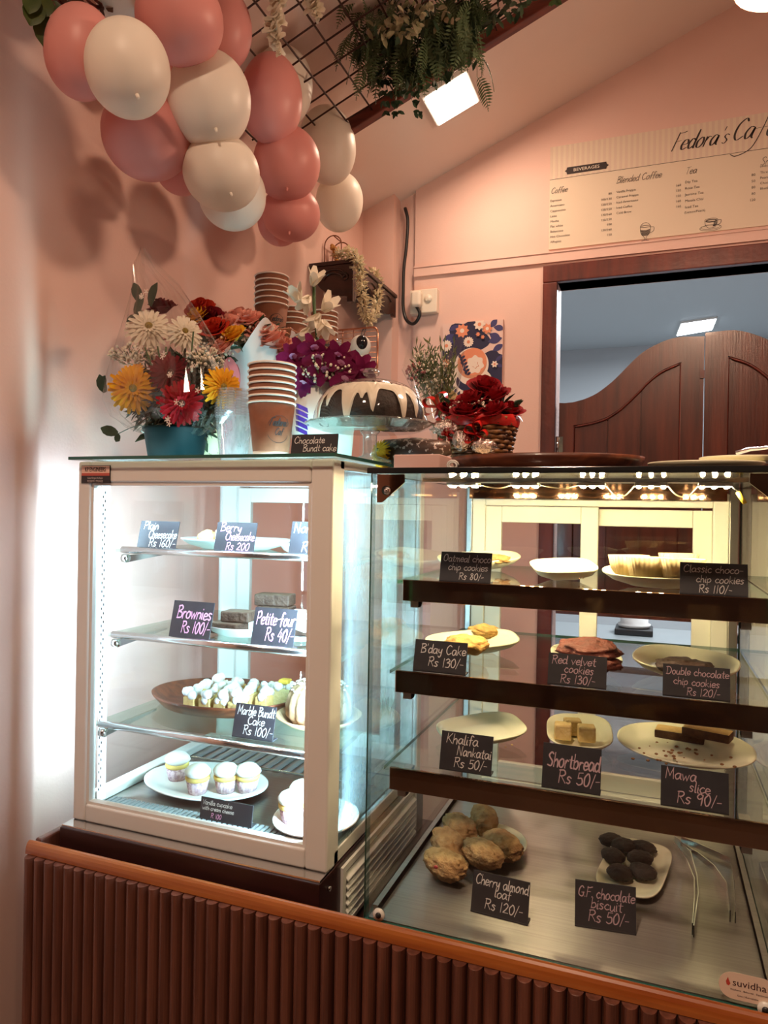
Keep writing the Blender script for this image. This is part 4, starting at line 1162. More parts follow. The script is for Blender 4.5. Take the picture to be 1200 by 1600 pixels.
def tongs(label, pts, tip2):
    P_ = [at(u, v, z=z + .012) for u, v in pts]; Q_ = [at(u, v, z=z + .004) for u, v in tip2]
    t = thing('serving_tongs', label, 'tongs', P_[0], 'steel serving tongs')
    for ps in (P_, Q_):
        b = MB(); n_ = len(ps)
        L_ = [];
        for i, q in enumerate(ps):
            d = (ps[min(i + 1, n_ - 1)] - ps[max(i - 1, 0)]).normalized(); s_ = V((0, 0, .0055 if i < n_ - 2 else .009)); q.z = z + .0105
            L_.append((q - s_, q + s_))
        vs = [x for a in L_ for x in a] + [x + V((.0016, .0006, 0)) for a in L_ for x in a]
        m_ = 2 * n_; fs = []
        for i in range(n_ - 1):
            a = 2 * i
            fs += [(a, a + 1, a + 3, a + 2), (a + m_, a + m_ + 2, a + m_ + 3, a + m_ + 1), (a, a + 2, a + 2 + m_, a + m_), (a + 1, a + 1 + m_, a + 3 + m_, a + 3)]
        b.add(vs, fs, False); b.build('tong_arm', M_chrome, t)
tongs('steel tongs lying beside the dark biscuits', [(1052, 1318), (1072, 1345), (1084, 1375), (1084, 1410), (1081, 1450)], [(1054, 1316), (1078, 1340), (1088, 1378), (1090, 1410), (1083, 1462)])
tongs('steel tongs lying crosswise near the right end of the case floor', [(1060, 1318), (1090, 1335), (1115, 1355), (1134, 1385), (1140, 1430)], [(1064, 1316), (1096, 1330), (1140, 1350), (1146, 1390), (1148, 1440)])

# --- left case
z = SHL[0]
def lplate(label, u, v, z, rx, ry, y, p=2.0, rot=0, **k): return plate(label, u, v, z, rx, ry, p, rot, M_china, y=y, **k)
lplate('flat white plate under the last slice of cheesecake', 370, 842, z, .125, .10, 1.33, hgt=.022)
p = V((at(325, 832, y=1.27).x, 1.27, z + .024)); lump('golden crumbly cake end beside the Plain Cheesecake card', 'cake piece', 'cheesecake_piece', p, (.020, .024, .017), M_crumb, 31, amp=.16)
p2 = V((p.x + .035, 1.29, z + .006)); b = MB(); b.prism([(p2.x - .012, p2.y - .03, p2.z), (p2.x + .02, p2.y - .03, p2.z), (p2.x + .004, p2.y + .05, p2.z)], (0, 0, .036)); tag(b.build('cheesecake_slice', M_cream, None, p2, .003), 'white cheesecake slice behind the Berry Cheesecake card', 'cake slice')
lplate('small white plate beside the card hidden by the case frame', 478, 838, z, .05, .05, 1.26, hgt=.018)
p = V((at(466, 830, y=1.26).x + .012, 1.255, z + .006)); b = MB(); b.prism([(p.x - .02, p.y, p.z), (p.x + .03, p.y, p.z), (p.x + .01, p.y + .04, p.z)], (0, 0, .034)); tag(b.build('cheesecake_slice', M_cream, None, p, .003), 'white cake slice next to the card hidden by the case frame', 'cake slice')
z = SHL[1]
lplate('oval white dish under the dark brownies', 375, 968, z, .070, .055, 1.25, hgt=.020)
M_fros = M_cream
def brown(label, u, v, y, zz, L_=.062, H_=.022, rz=.1, W_=.045):
    x = at(u, v, y=y).x; b = MB(); b.X = T((x, y, zz + H_ / 2)) @ rotm(0, 0, rz)
    b.bx((-L_ / 2, -W_ / 2, -H_ / 2), (L_ / 2, W_ / 2, H_ / 2)); b.m = [0, 1, 0, 0, 0, 0]
    return tag(b.build('brownie', [M_chocb, mat('brownie_top', (.17, .11, .08), .5, c2=(.11, .06, .04), ns=60)], None, (x, y, zz), .003), label, 'brownie', 'dark brownies')
brown('dark brownie lying on the dish beside the Brownies card', 357, 962, 1.235, z + .005, .07, .022, -.1)
brown('dark brownie stacked on the lower one beside the Petite-four card', 374, 945, 1.25, z + .028, .062, .021, .1)
brown('dark brownie at the back right, upper of two', 430, 935, 1.34, z + .052, .078, .024, .15)
brown('dark brownie at the back right, under another', 432, 950, 1.34, z + .027, .074, .024, .1)
lplate('white plate under the pale petits fours, half hidden by the frame', 470, 985, z, .07, .06, 1.28, hgt=.006)
for i, (u, v, y, dz, lab) in enumerate(((452, 945, 1.27, .036, 'pale iced cake cube nearest the brownies'), (474, 938, 1.30, .040, 'pale iced cake cube heaped beside the case frame'), (478, 962, 1.265, .026, 'pale iced cake cube just above the Petite-four card'))):
    x = at(u, v, y=y).x; b = MB(); b.X = T((x, y, z + dz)) @ rotm(.1, .1, i * .6); b.bx((-.019, -.016, -.010), (.019, .016, .010)); tag(b.build('petit_four', mat('pink_white_icing', (.85, .70, .70), .5, c2=(.86, .84, .82), ns=25), None, (x, y, z + dz - .01), .004), lab, 'small cake', 'petits fours')
x = at(478, 990, y=1.28).x
for k in range(2):
    b = MB(); b.bx((x - .03, 1.262, z + .0065 + k * .0105), (x + .03, 1.31, z + .0165 + k * .0105)); tag(b.build('cake_layer', M_chocb, None, (x, 1.28, z + .0065 + k * .0105), .002), ['dark flat cake slab lowest under the petits fours', 'dark flat cake slab lying on the lowest one'][k], 'cake slice', 'dark cake slabs')
# wooden tray of cream cakes
z = SHL[2]
cy_ = 1.335
xa, xb = at(252, 1085, y=cy_).x, at(458, 1085, y=cy_).x
c = V(((xa + xb) / 2, cy_, z + .0004)); rx_ = (xb - xa) / 2
b = MB(); b.X = T(c); b.lathe([(0, .004), (.80, .004), (.97, .026), (1.0, .026), (.98, .020), (.86, .001), (.80, 0), (0, 0)], n=56, fx=lambda t, r, zz: (r * rx_ * math.cos(t), r * .125 * math.sin(t), zz))
tag(b.build('wooden_tray', M_wallnut, None, c), 'round dark wooden tray of cream cakes on the lowest left-hand shelf', 'tray')
rnd = random.Random(5)
ci = 0
for row, (y, us) in enumerate(((1.275, (303, 327, 350, 372)), (1.335, (318, 342, 366, 390, 414)), (1.385, (345, 370, 395, 418, 438)))):
    for k, u in enumerate(us):
        x = at(u, 1085, y=y).x
        root = thing('cream_cake', ['frothy white cream cake, %s in the front row on the wooden tray', 'frothy white cream cake, %s in the middle row on the wooden tray', 'frothy white cream cake, %s in the back row on the wooden tray'][row] % ['first from the left', 'second from the left', 'third from the left', 'fourth from the left', 'last on the right'][k],
                     'cream cake', (x, y, z + .006), 'cream cakes on the wooden tray')
        b = MB(); b.bx((x - .013, y - .020, z + .006), (x + .013, y + .020, z + .030)); b.build('sponge', M_crumb, root, None, .002)
        b = MB()
        for j in range(9):
            r = rnd.uniform(.0075, .011); b.ball((x + rnd.uniform(-.008, .008), y + rnd.uniform(-.016, .016), z + .033 + rnd.uniform(-.008, .010)), (r, r, r), 12, 8, lambda d: 1 + .15 * fbm(d, 2.5, j))
        b.build('cream', M_cream, root)
x, y = at(446, 1068, y=1.37).x, 1.37
root = thing('cream_cake', 'square yellow sponge cake with cream and fruit at the right end of the tray', 'cream cake', (x, y, z + .006))
MB().bx((x - .020, y - .022, z + .006), (x + .020, y + .022, z + .042)).build('sponge', mat('pale_sponge', (.80, .68, .36), .85, c2=(.74, .60, .28), ns=110, bump=.3, bs=150), root, None, .002)
b = MB()
for j in range(14):
    b.ball((x + rnd.uniform(-.016, .016), y + rnd.uniform(-.018, .018), z + .044 + rnd.uniform(-.002, .005)), .008, 10, 7)
b.build('cream', M_cream, root); b = MB(); b.bx((x - .012, y - .012, z + .05), (x + .012, y + .010, z + .060)); b.build('fruit_piece', mat('mango', (.85, .55, .08), .4), root, None, .003)
# marble bundt cake, half behind the frame
c = V((at(478, 1090, y=1.30).x + .030, 1.30, z + .0004))
o = MB(); o.X = T(c); o.lathe([(0, .003), (.06, .003), (.085, .016), (.088, .016), (.066, 0), (0, 0)], n=40); tag(o.build('cake_board', mat('pale_wood', (.45, .28, .16), .5), None, c), 'shallow pale wooden dish under the marble cake', 'dish')
def bundt(c, r, h, m, name, parent=None, ridges=14, amp=.05, squash=1):
    b = MB(); b.X = T(c)
    prof = [(.30, 0), (.85, 0), (1.0, .18), (1.0, .45), (.93, .70), (.78, .90), (.58, 1.0), (.40, .97), (.28, .82), (.22, .5), (.22, 0)]
    b.lathe([(r * a, h * e) for a, e in prof], n=84, fx=lambda t, rr, zz: (rr * math.cos(t) * (1 + amp * abs(math.sin(t * ridges / 2)) - amp), rr * math.sin(t) * (1 + amp * abs(math.sin(t * ridges / 2)) - amp), zz), cap=False)
    return b.build(name, m, parent, c)
cb = bundt(V((c.x, c.y, c.z + .005)), .068, .075, M_marble, 'marble_bundt_cake', None, 16, .09)
tag(cb, 'fluted brown marble cake dusted with sugar beside the tray', 'cake')
b = MB(); rnd = random.Random(8)
for k in range(160):
    a, rr = rnd.uniform(0, 2 * PI), rnd.uniform(.028, .058); zz = .0785 - max(0, (rr - .04)) ** 2 * 40; b.ball((c.x + rr * math.cos(a), c.y + rr * math.sin(a), c.z + .004 + zz * .97), (.0035, .0035, .0016), 6, 4)
b.build('sugar_dusting', M_sugar, cb)
# cupcakes on the floor
z = .8285
c0 = at(323, 1245, z=z)
xa, xb = at(232, 1240, y=1.26).x, at(415, 1250, y=1.26).x
c = V(((xa + xb) / 2, 1.262, z + .0035))
b = plate_mesh(c, (xb - xa) / 2 * .97, .098, 2.0, -.05, .014); tag(b.build('plate', M_china, None, c), 'oval white plate of cupcakes on the chilled case floor', 'plate')
def cupcake(label, x, y, z):
    t = thing('cupcake', label, 'cupcake', (x, y, z), 'cream cheese cupcakes')
    b = MB(); b.X = T((x, y, z)); b.lathe([(0, 0), (.017, 0), (.0225, .026), (.0215, .026), (0, .024)], n=60, fx=lambda q, r, zz: (r * math.cos(q) * (1 + .03 * math.sin(q * 20)), r * math.sin(q) * (1 + .03 * math.sin(q * 20)), zz)); b.build('paper_case', M_cupc, t)
    b = MB(); b.X = T((x, y, z)); b.lathe([(.0205, .024), (.0245, .029), (.0245, .034), (.020, .037), (0, .037)], n=30); b.build('sponge', mat('yellow_sponge', (.78, .55, .16), .8), t)
    b = MB(); b.X = T((x, y, z)); b.lathe([(.022, .035), (.0265, .040), (.026, .046), (.019, .053), (.008, .058), (0, .0585)], n=36, fx=lambda q, r, zz: (r * math.cos(q) * (1 + .05 * math.sin(q * 3 + zz * 300)), r * math.sin(q) * (1 + .05 * math.sin(q * 3 + zz * 300)), zz)); b.build('frosting', M_cream, t)
for u, v, y, lab in ((276, 1253, 1.262, 'frosted cupcake in a floral case at the left of the oval plate'), (308, 1268, 1.218, 'frosted cupcake in a floral case beside the Vanilla cupcake card'), (352, 1268, 1.245, 'frosted cupcake behind the Vanilla cupcake card, the left one'), (386, 1272, 1.262, 'frosted cupcake at the right end of the oval plate')):
    cupcake(lab, at(u, v, y=y).x, y, z + .008)
x = at(436, 1290, y=1.19).x + .075
c = V((x, 1.195, z + .0035)); b = plate_mesh(c, .078, .088, 2.0, 0, .014); tag(b.build('plate', M_china, None, c), 'second white plate of cupcakes, cut by the case frame', 'plate')
for dx, dy, lab in ((-.044, .030, 'cupcake at the rear of the plate cut by the case frame'), (-.040, -.022, 'cupcake at the front of the plate cut by the case frame'), (.010, .010, 'cupcake seen through the misted side glass')):
    cupcake(lab, c.x + dx, c.y + dy, z + .008)
# ------------------------------------------------------------------ on top of the cases
ZT = 1.5068          # top of the chilled case
ZR_ = RZT + .0095    # top of the warm case
def cup_stack(label, u, y, z, rx, h1, pitch, n, kind='kraft', group='stacks of paper cups', logo=True, name='paper_cup'):
    """n nested cups; h1 height of one cup, pitch the rim spacing; every cup is its own thing"""
    c = at(u, 600, y=y); c.z = z
    for i in range(n):
        zz = z + i * pitch
        lab = label % (['lowest', 'second lowest', 'third lowest', 'fourth lowest', 'fifth lowest', 'sixth lowest', 'seventh lowest', 'eighth lowest', 'ninth lowest', 'tenth lowest', 'eleventh lowest'][i] if i < n - 1 else 'topmost')
        t = thing(name, lab, 'cup', (c.x, c.y, zz + .0004), group)
        rb = rx * .72
        cc = (c.x, c.y, zz + .0004)
        if kind == 'kraft':
            if i == 0:
                f_ = .13
                b = MB(); b.lathe([(rb - .002, 0), (rb, 0), (rb + (rx - rb) * f_ * .9, h1 * f_ * .9)], cc, 40, cap=True); b.build('lit_foot_band', M_kraft_lit, t)  # pale band paints the glow from below onto the kraft cup
                prof = [(rb + (rx - rb) * f_ * .9, h1 * f_ * .9), (rx - .0012, h1 - .003)]
            else:
                prof = [(rx - .0012 - (rx - rb) * (pitch * 1.05 / h1), h1 - .003 - pitch * 1.05), (rx - .0012, h1 - .003)]
            b = MB(); b.lathe(prof + [(rx - .003, h1 - .003)] + ([(rb - .001, h1 * .2)] if i == n - 1 else []), cc, 40, cap=False); b.build('sleeve', M_kraft, t)
            b = MB(); b.lathe([(rx - .0018, h1 - .004), (rx + .0012, h1 - .0035), (rx + .0016, h1 - .0015), (rx, h1), (rx - .002, h1 - .001)], cc, 40, cap=False); b.build('rim', M_rim, t)
        else:
            lo = h1 - pitch * 1.6 if i else 0
            f = lambda zz_: rb + (rx - rb) * zz_ / h1
            b = MB(); b.lathe([(f(lo), lo), (rx - .001, h1 - .003), (rx + .0012, h1 - .003), (rx + .0012, h1), (rx - .001, h1)], cc, 36, cap=(i == 0)); b.build('cup_wall', M_plast, t)
        if logo and i == 0:
            # round hand-lettered logo wrapped on the cup wall, facing the shop
            b = MB(); a0 = math.atan2(-c.y, -c.x) + .38
            fr0 = (V((0, 0, 0)), V((1, 0, 0)), V((0, 1, 0)), V((0, 0, 0)))
            k = rx / .043
            write(b, 'Fedora', -.018 * k, .006 * k, .0135 * k, .0016, fr0, .3, .01, .72, widths=lambda q: .6 + abs(q.y)); write(b, "'s", .012 * k, .006 * k, .0125 * k, .0014, fr0, .3, .01, .7)
            write(b, 'Caf', -.008 * k, -.010 * k, .012 * k, .0014, fr0, .3, .01, .75)
            for a1, a2 in ((20, 160), (205, 335)):
                ribbon(b, [V((.022 * k * math.cos(math.radians(a)), .024 * k * math.sin(math.radians(a)))) for a in range(a1, a2 + 1, 10)], .0008, fr0)
            zm = h1 * .50
            vs = []
            for q in b.v:
                zz_ = zm + q.y; rr = rb + (rx - rb) * zz_ / h1 + .0004; a = a0 + q.x / rr
                vs.append((cc[0] + rr * math.cos(a), cc[1] + rr * math.sin(a), cc[2] + zz_))
            m_ = MB(); m_.add(vs, b.f, False); m_.build('cup_logo', M_ink, t)
    return c
cup_stack('brown paper cup, %s of the big front stack on the chilled case', 425, 1.19, ZT, .0452, .106, .0120, 7, group='front stack of brown cups')
cup_stack('clear plastic cup, %s of the short stack left of the brown cups', 367, 1.20, ZT, .0370, .085, .0050, 11, 'plastic', 'stack of clear cups', False, 'plastic_cup')

# copper wire rack on the left wall with more cups
RY, RZ_ = 2.06, 1.862
RX_R = at(590, 545, y=RY).x; RTOP = at(590, 511, y=RY).z
rack = thing('wire_rack', 'copper wire rack fixed to the left wall holding stacks of brown cups', 'rack', (XL + .1, 1.9, RZ_))
b = MB()
z0, z1 = at(590, 581, y=RY).z, RTOP
def rr_(x0, x1, za, zb, r=.018):
    p = []
    for cx_, cz_, a0 in ((x1 - r, zb - r, 0), (x0 + r, zb - r, 90), (x0 + r, za + r, 180), (x1 - r, za + r, 270)):
        p += [(cx_ + r * math.cos(math.radians(a0 + k * 18)), cz_ + r * math.sin(math.radians(a0 + k * 18))) for k in range(6)]
    return p + [p[0]]
b.tube([(x, RY, z) for x, z in rr_(XL - .025, RX_R, z0, z1)], .0032, 8)
zz = z0 + .012
while zz < z1 - .006: b.tube([(XL + .012, RY, zz), (RX_R, RY, zz)], .0014, 6); zz += .0165
xx = XL + .035
while xx < RX_R - .01: b.tube([(xx, RY + .002, z0), (xx, RY + .002, z1)], .0014, 6); xx += .038
b.build('end_grid', M_copper, rack)
b = MB()
xx = XL + .012
while xx < RX_R: b.tube([(xx, 1.50, z0), (xx, RY, z0)], .0016, 6); xx += .026
for yy in (1.50, 1.64, 1.78, 1.92, RY): b.tube([(wall_x(yy) + .001, yy, z0 - .003), (RX_R, yy, z0 - .003)], .0026, 6)
b.build('shelf_grid', M_copper, rack)
zc = z0 + .0018
cup_stack('brown paper cup, %s of the rack stack nearest the pink roses', 422, 1.68, zc, .0455, .112, .0155, 6, group='rack stack of brown cups by the roses')
cup_stack('brown paper cup, %s of the middle stack on the wire rack', 456, 1.83, zc, .042, .098, .0155, 4, group='middle rack stack of brown cups', logo=False)
cup_stack('brown paper cup, %s of the stack farthest along the wire rack', 505, 1.98, zc, .042, .110, .0155, 5, group='far rack stack of brown cups')
cup_stack('white paper cup, %s of the small stack beside the far brown cups', 521, 2.02, zc, .022, .06, .007, 6, 'plastic', 'small stack of white cups', False, 'white_cup')
# security camera hanging on the grid
p = at(563, 541, y=RY - .035)
t = thing('security_camera', 'white ball security camera with a black face on the copper wire grid', 'camera', (p.x, p.y, z0))
b = MB(); b.ball(p, (.033, .030, .034), 26, 18); b.build('body', M_white, t)
q = p + V((.012, -.018, .006)); b = MB(); b.ball(q, (.0185, .016, .023), 22, 14); b.build('lens_face', mat('gloss_black', (.01, .01, .012), .12), t)
b = MB(); b.ball((p.x + .004, p.y, p.z - .052), (.032, .028, .024), 22, 12); b.build('base', M_white, t)
b = MB(); b.tube(crom3([V((p.x - .004, p.y + .01, p.z + .03)), V((p.x - .006, RY - .006, p.z + .055)), V((p.x, RY + .004, z1 + .003)), V((p.x + .004, RY - .006, p.z + .055)), V((p.x + .004, p.y + .01, p.z + .03))]), .0015, 6); b.build('strap', M_black, t)

# carved corner shelf with lantern and garland
SY0, SY1 = 2.225, 2.655
SXR = at(552, 403, y=SY0).x; SZT = at(552, 404, y=SY0).z
t = thing('wall_shelf', 'dark carved wooden corner shelf with scrolled sides on the left wall', 'shelf', (XL + .05, 2.44, SZT - .1))
M_carv = mat('carved_wood', '1e0b06', .35, c2='34140b', ns=6, stretch=(1, 1, 8), coat=.3)
MB().bx((XL - .02, SY0 - .004, SZT - .014), (SXR + .006, SY1, SZT)).build('shelf_top', M_carv, t, None, .003)
def arc(n=12): return [(k / n) for k in range(n + 1)]
b = MB(); H_ = .145; Wd = SXR - XL
pts = [(XL - .02, SZT - .014), (SXR, SZT - .014), (SXR, SZT - H_), (SXR - .022, SZT - H_), (SXR - .022, SZT - H_ + .02)] + [(SXR - .025 - (Wd - .025) * math.sin(PI / 2 * k), SZT - H_ + .02 + (H_ - .056) * (1 - math.cos(PI / 2 * k))) for k in arc()]
b.prism([(x, SY0, z) for x, z in pts[::-1]], (0, .016, 0))
b.build('front_bracket', M_carv, t, None, .002)
b = MB(); L_ = SY1 - SY0
pts = [(SY0 + .016, SZT - .014), (SY1, SZT - .014), (SY1, SZT - H_ * .62), (SY1 - .02, SZT - H_ * .62)] + [(SY0 + L_ * (.92 - .80 * k), SZT - .060 - .050 * math.sin(PI * 2.0 * k) * .5 - .02) for k in arc(16)] + [(SY0 + .022, SZT - H_), (SY0 + .016, SZT - H_)]
b.prism([(SXR - .014, y, z) for y, z in pts], (.014, 0, 0)); b.build('side_bracket', M_carv, t, None, .002)
b = MB()
for k in range(2):
    r0 = .050 - k * .016
    b.tube([(XL + .075 + r0 * math.cos(a) * 1.05, SY0 - .002, SZT - .066 + r0 * .72 * math.sin(a)) for a in [PI * (.05 + .9 * j / 14) for j in range(15)]], .004, 6)
b.tube([(SXR - .03 + .014 * math.cos(a) * (1 - j / 20), SY0 - .002, SZT - .06 + .014 * math.sin(a) * (1 - j / 20)) for j, a in enumerate([PI * .5 - .45 * j for j in range(16)])], .003, 6)
b.tube([(SXR + .001, SY0 + .05 + .32 * j / 14, SZT - .042 - .012 * math.sin(j * .9)) for j in range(15)], .004, 6)
b.build('carving', M_carv, t)
# lantern: arched wires with a figurine
lx, ly = at(527, 395, y=2.36).x, 2.36
t = thing('wire_lantern', 'open arched wire lantern standing on the carved corner shelf', 'lantern', (lx, ly, SZT))
b = MB()
for dy in (-.035, .035):
    for x0, hh in ((lx - .034, .13),):
        r = .033
        b.tube([(x0, ly + dy, SZT + .012), (x0, ly + dy, SZT + hh - r)] + [(x0 + r - r * math.cos(a), ly + dy, SZT + hh - r + r * math.sin(a)) for a in [PI * k / 10 for k in range(11)]] + [(x0 + 2 * r, ly + dy, SZT + .012)], .0022, 6)
b.tube([(lx, ly - .035, SZT + .13), (lx, ly + .035, SZT + .13)], .0022, 6)
b.build('wire_arch', mat('lantern_wire', '7a4a30', .4, .4), t)
MB().bx((lx - .045, ly - .045, SZT + .0005), (lx + .045, ly + .045, SZT + .0125)).build('base', M_carv, t, None, .003)
b = MB()
rnd = random.Random(4)
for k in range(46):
    s_ = k / 45; b.ball((lx - .016 + .028 * s_ + rnd.uniform(-.006, .006), ly + rnd.uniform(-.008, .008), SZT + .105 - .085 * s_ + rnd.uniform(-.004, .004)), rnd.uniform(.004, .0075) * (1.2 - .3 * s_), 8, 6)
tag(b.build('dried_flower_sprig', mat('dried_gold', '9a6428', .7, c2='c08a44', ns=90), None, (lx, ly, SZT + .0126)), 'tan dried flower spike inside the wire lantern', 'dried flower')
# jasmine garland
def jas(path, r, n, seed, b):
    rnd = random.Random(seed); P_ = crom3([V(p) for p in path], 10)
    for k in range(n):
        s_ = rnd.random() * (len(P_) - 1.001); i = int(s_); p = P_[i].lerp(P_[i + 1], s_ - i)
        d = V((rnd.gauss(0, 1), rnd.gauss(0, 1), rnd.gauss(0, 1) - .2)).normalized()
        q = p + d * r * rnd.uniform(.25, .6)
        b.blade(q, d, V((0, 0, 1)), rnd.uniform(.013, .020), .010, .5, 2, .2, .5)
        b.ball(q + d * .004, (.0032, .0032, .0032), 6, 4)
g0 = at(520, 404, y=2.30); 
path1 = [at(525, 398, y=2.33), at(542, 397, y=2.26), at(555, 400, y=2.215), at(561, 416, y=2.205), at(563, 440, y=2.21), at(566, 465, y=2.215), at(570, 485, y=2.23), at(577, 501, y=2.26), at(586, 490, y=2.34), at(589, 470, y=2.42), at(590, 450, y=2.47), at(588, 435, y=2.49), at(582, 426, y=2.49)]
b = MB(); jas(path1, .026, 760, 2, b); b.mi = 1; b.tube(crom3([V(p) for p in path1], 6), .0022, 6)
t = b.build('jasmine_garland', [mat('jasmine_cream', (.80, .72, .52), .6, c2=(.70, .60, .38), ns=60, trl=.2), M_leafd], None, path1[2])
tag(t, 'cream jasmine garland draped over the carved corner shelf', 'garland')

# chocolate bundt cake on a glass stand under a glass dome
KC = V((at(578, 690, y=1.30).x, 1.30, ZT + .0004))
zp = at(578, 668, y=1.30).z        # plate height
M_solidg = glass('stand_glass', (.93, .97, .96), refl=1.6, base=.10, fog=.10)
t = thing('cake_stand', 'clear glass pedestal cake stand carrying a domed chocolate cake', 'cake stand', KC)
hs = zp - KC.z
b = MB(); b.lathe([(0, 0), (.042, 0), (.042, .004), (.016, .012), (.0135, .018), (.0135, hs - .016), (.02, hs - .008), (0, hs - .006)], KC, 40); b.build('pedestal', M_solidg, t)
b = MB(); b.lathe([(0, hs - .008), (.10, hs - .006), (.123, hs + .004), (.125, hs + .004), (.125, hs + .007), (.110, hs + .001), (0, hs)], KC, 72, fx=lambda a, r, z: (r * math.cos(a) * (1 + (.025 * abs(math.sin(a * 9)) if r > .115 else 0)), r * math.sin(a) * (1 + (.025 * abs(math.sin(a * 9)) if r > .115 else 0)), z)); b.build('plate', M_solidg, t)
kc = V((KC.x, KC.y, zp + .0012))
HC = .074
cake = bundt(kc, .102, HC, M_choc, 'chocolate_bundt_cake', None, 10, .02); tag(cake, 'dark chocolate bundt cake with dripping cream icing under the glass dome', 'cake')
b = MB(); nt_, ns_ = 160, 14
def drip(t_):
    v = sum(max(0, math.cos(t_ - c_)) ** (pw * 2.6) * a for c_, pw, a in ((-.55, 90, .9), (-1.15, 120, .75), (-1.62, 60, 1.05), (-2.1, 150, .55), (-2.45, 70, 1.0), (-2.95, 90, .95), (-.2, 80, .8), (.4, 70, .9), (1.1, 90, .8), (1.8, 60, .9), (2.5, 90, .9), (-1.35, 200, .35)))
    return .10 + .90 * min(1, v) + .03 * math.sin(t_ * 7)
prof = [(.24, .62), (.30, .86), (.42, .99), (.58, 1.02), (.78, .93), (.94, .72), (1.01, .47), (1.02, .2), (1.02, .0)]
def pos(s_):
    s_ *= len(prof) - 1; i = min(int(s_), len(prof) - 2); f_ = s_ - i
    return prof[i][0] * (1 - f_) + prof[i + 1][0] * f_, prof[i][1] * (1 - f_) + prof[i + 1][1] * f_
vs, fs = [], []
for j in range(ns_ + 1):
    for k in range(nt_):
        a = 2 * PI * k / nt_
        e = .52 + .48 * drip(a)
        r, zz = pos(j / ns_ * e); th = .0028 if j < ns_ else .0
        vs.append((kc.x + (r * .102 + th) * math.cos(a), kc.y + (r * .102 + th) * math.sin(a), kc.z + zz * HC + (th if zz > .9 else 0)))
for j in range(ns_):
    for k in range(nt_):
        a_, b_ = j * nt_ + k, j * nt_ + (k + 1) % nt_; fs.append((a_, a_ + nt_, b_ + nt_, b_))
b.add(vs, fs, True); b.build('icing', M_icing, cake)
b = MB(); rnd = random.Random(12)
for k in range(120):
    a, r = rnd.uniform(0, 2 * PI), rnd.uniform(.035, .078); rr, zz = r, HC * 1.05 - max(0, r - .06) ** 2 * 24
    b.X = T((kc.x + r * math.cos(a), kc.y + r * math.sin(a), kc.z + zz + .001)) @ rotm(rnd.uniform(-.5, .5), rnd.uniform(-.5, .5), rnd.uniform(0, 6)); b.bx((-.0035, -.001, -.0006), (.0035, .001, .0006))
b.build('chocolate_shavings', M_chocb, cake)
dm = .113; hd = .090
t = thing('glass_dome', 'clear glass dome with a round knob over the chocolate cake', 'dome', (KC.x, KC.y, zp + .0012))
b = MB(); pr_ = [(dm * math.cos(a) ** .62 if a < PI / 2 else 0, hd * math.sin(a)) for a in [PI / 2 * k / 18 for k in range(19)]]
pr_[-1] = (0, hd); b.lathe([(dm, 0)] + pr_[1:], (KC.x, KC.y, zp + .0014), 56, cap=False); b.build('dome', glass('dome_glass', (.97, .985, .98), refl=1.0, base=.05), t)
b = MB(); kz = zp + hd + .0014; b.lathe([(0, 0), (.008, 0), (.007, .006), (.015, .010), (.017, .017), (.014, .023), (0, .025)], (KC.x, KC.y, kz), 28); b.build('knob', M_solidg, t)

# ------------------------------------------------------------------ flowers
rnd = random.Random(21)
def petal_mat(nm, c1, c2, **k): return mat(nm, c1, .7, c2=c2, ns=25, trl=.2, spec=.15, **k)
PM = {'yellow': petal_mat('yellow_petal', (.80, .40, .02), (.72, .28, .01)), 'red': petal_mat('crimson_petal', (.40, .008, .014), (.27, .005, .010)), 'dred': petal_mat('dark_red_petal', (.12, .004, .008), (.18, .007, .014)),
      'white': petal_mat('white_petal', (.86, .79, .66), (.80, .72, .58)), 'pink': petal_mat('salmon_petal', (.80, .40, .32), (.72, .31, .24)), 'rose': petal_mat('red_rose_petal', (.28, .008, .012), (.20, .005, .01)),
      'orange': petal_mat('orange_red_petal', (.60, .05, .02), (.48, .03, .015)), 'purple': petal_mat('purple_orchid_petal', (.11, .004, .036), (.17, .007, .065)), 'mauve': petal_mat('mauve_lip', (.55, .16, .38), (.70, .40, .58)),
      'gold': petal_mat('gold_rose_petal', (.78, .42, .03), (.70, .32, .02)), 'gyp': mat('baby_breath', (.78, .70, .56), .7)}
M_disc = mat('flower_disc', (.35, .22, .02), .8, c2=(.12, .10, .02), ns=400)
M_discd = mat('dark_flower_disc', (.04, .01, .01), .8, c2=(.10, .03, .02), ns=400)
def basis(nrm):
    n_ = V(nrm).normalized(); a = n_.cross(V((.13, .2, 1))).normalized(); return n_, a, n_.cross(a)
def gerbera(parent, c, nrm, r, colr, disc=None, seed=0, name='gerbera'):
    n_, a, bb = basis(nrm); b = MB(); rd = random.Random(seed)
    for lay, (np_, l_, lift) in enumerate(((19, 1.0, .06), (19, .90, .22), (16, .58, .50), (14, .36, .9))):
        for k in range(np_):
            t_ = 2 * PI * (k + .5 * lay + rd.uniform(-.2, .2)) / np_
            d = (a * math.cos(t_) + bb * math.sin(t_)) + n_ * lift
            b.blade(V(c) + n_ * (.002 * lay), d, n_, r * l_ * rd.uniform(.9, 1.04), r * .21 * (1 if lay < 2 else .6), -.45 - .3 * rd.random(), 5, .22, .35)
    f = b.build(name, PM[colr], parent)
    b = MB(); b.ball(V(c) + n_ * .006, (r * .2, r * .2, r * .2), 14, 8); b.build('flower_centre', disc or M_disc, f)
    return f
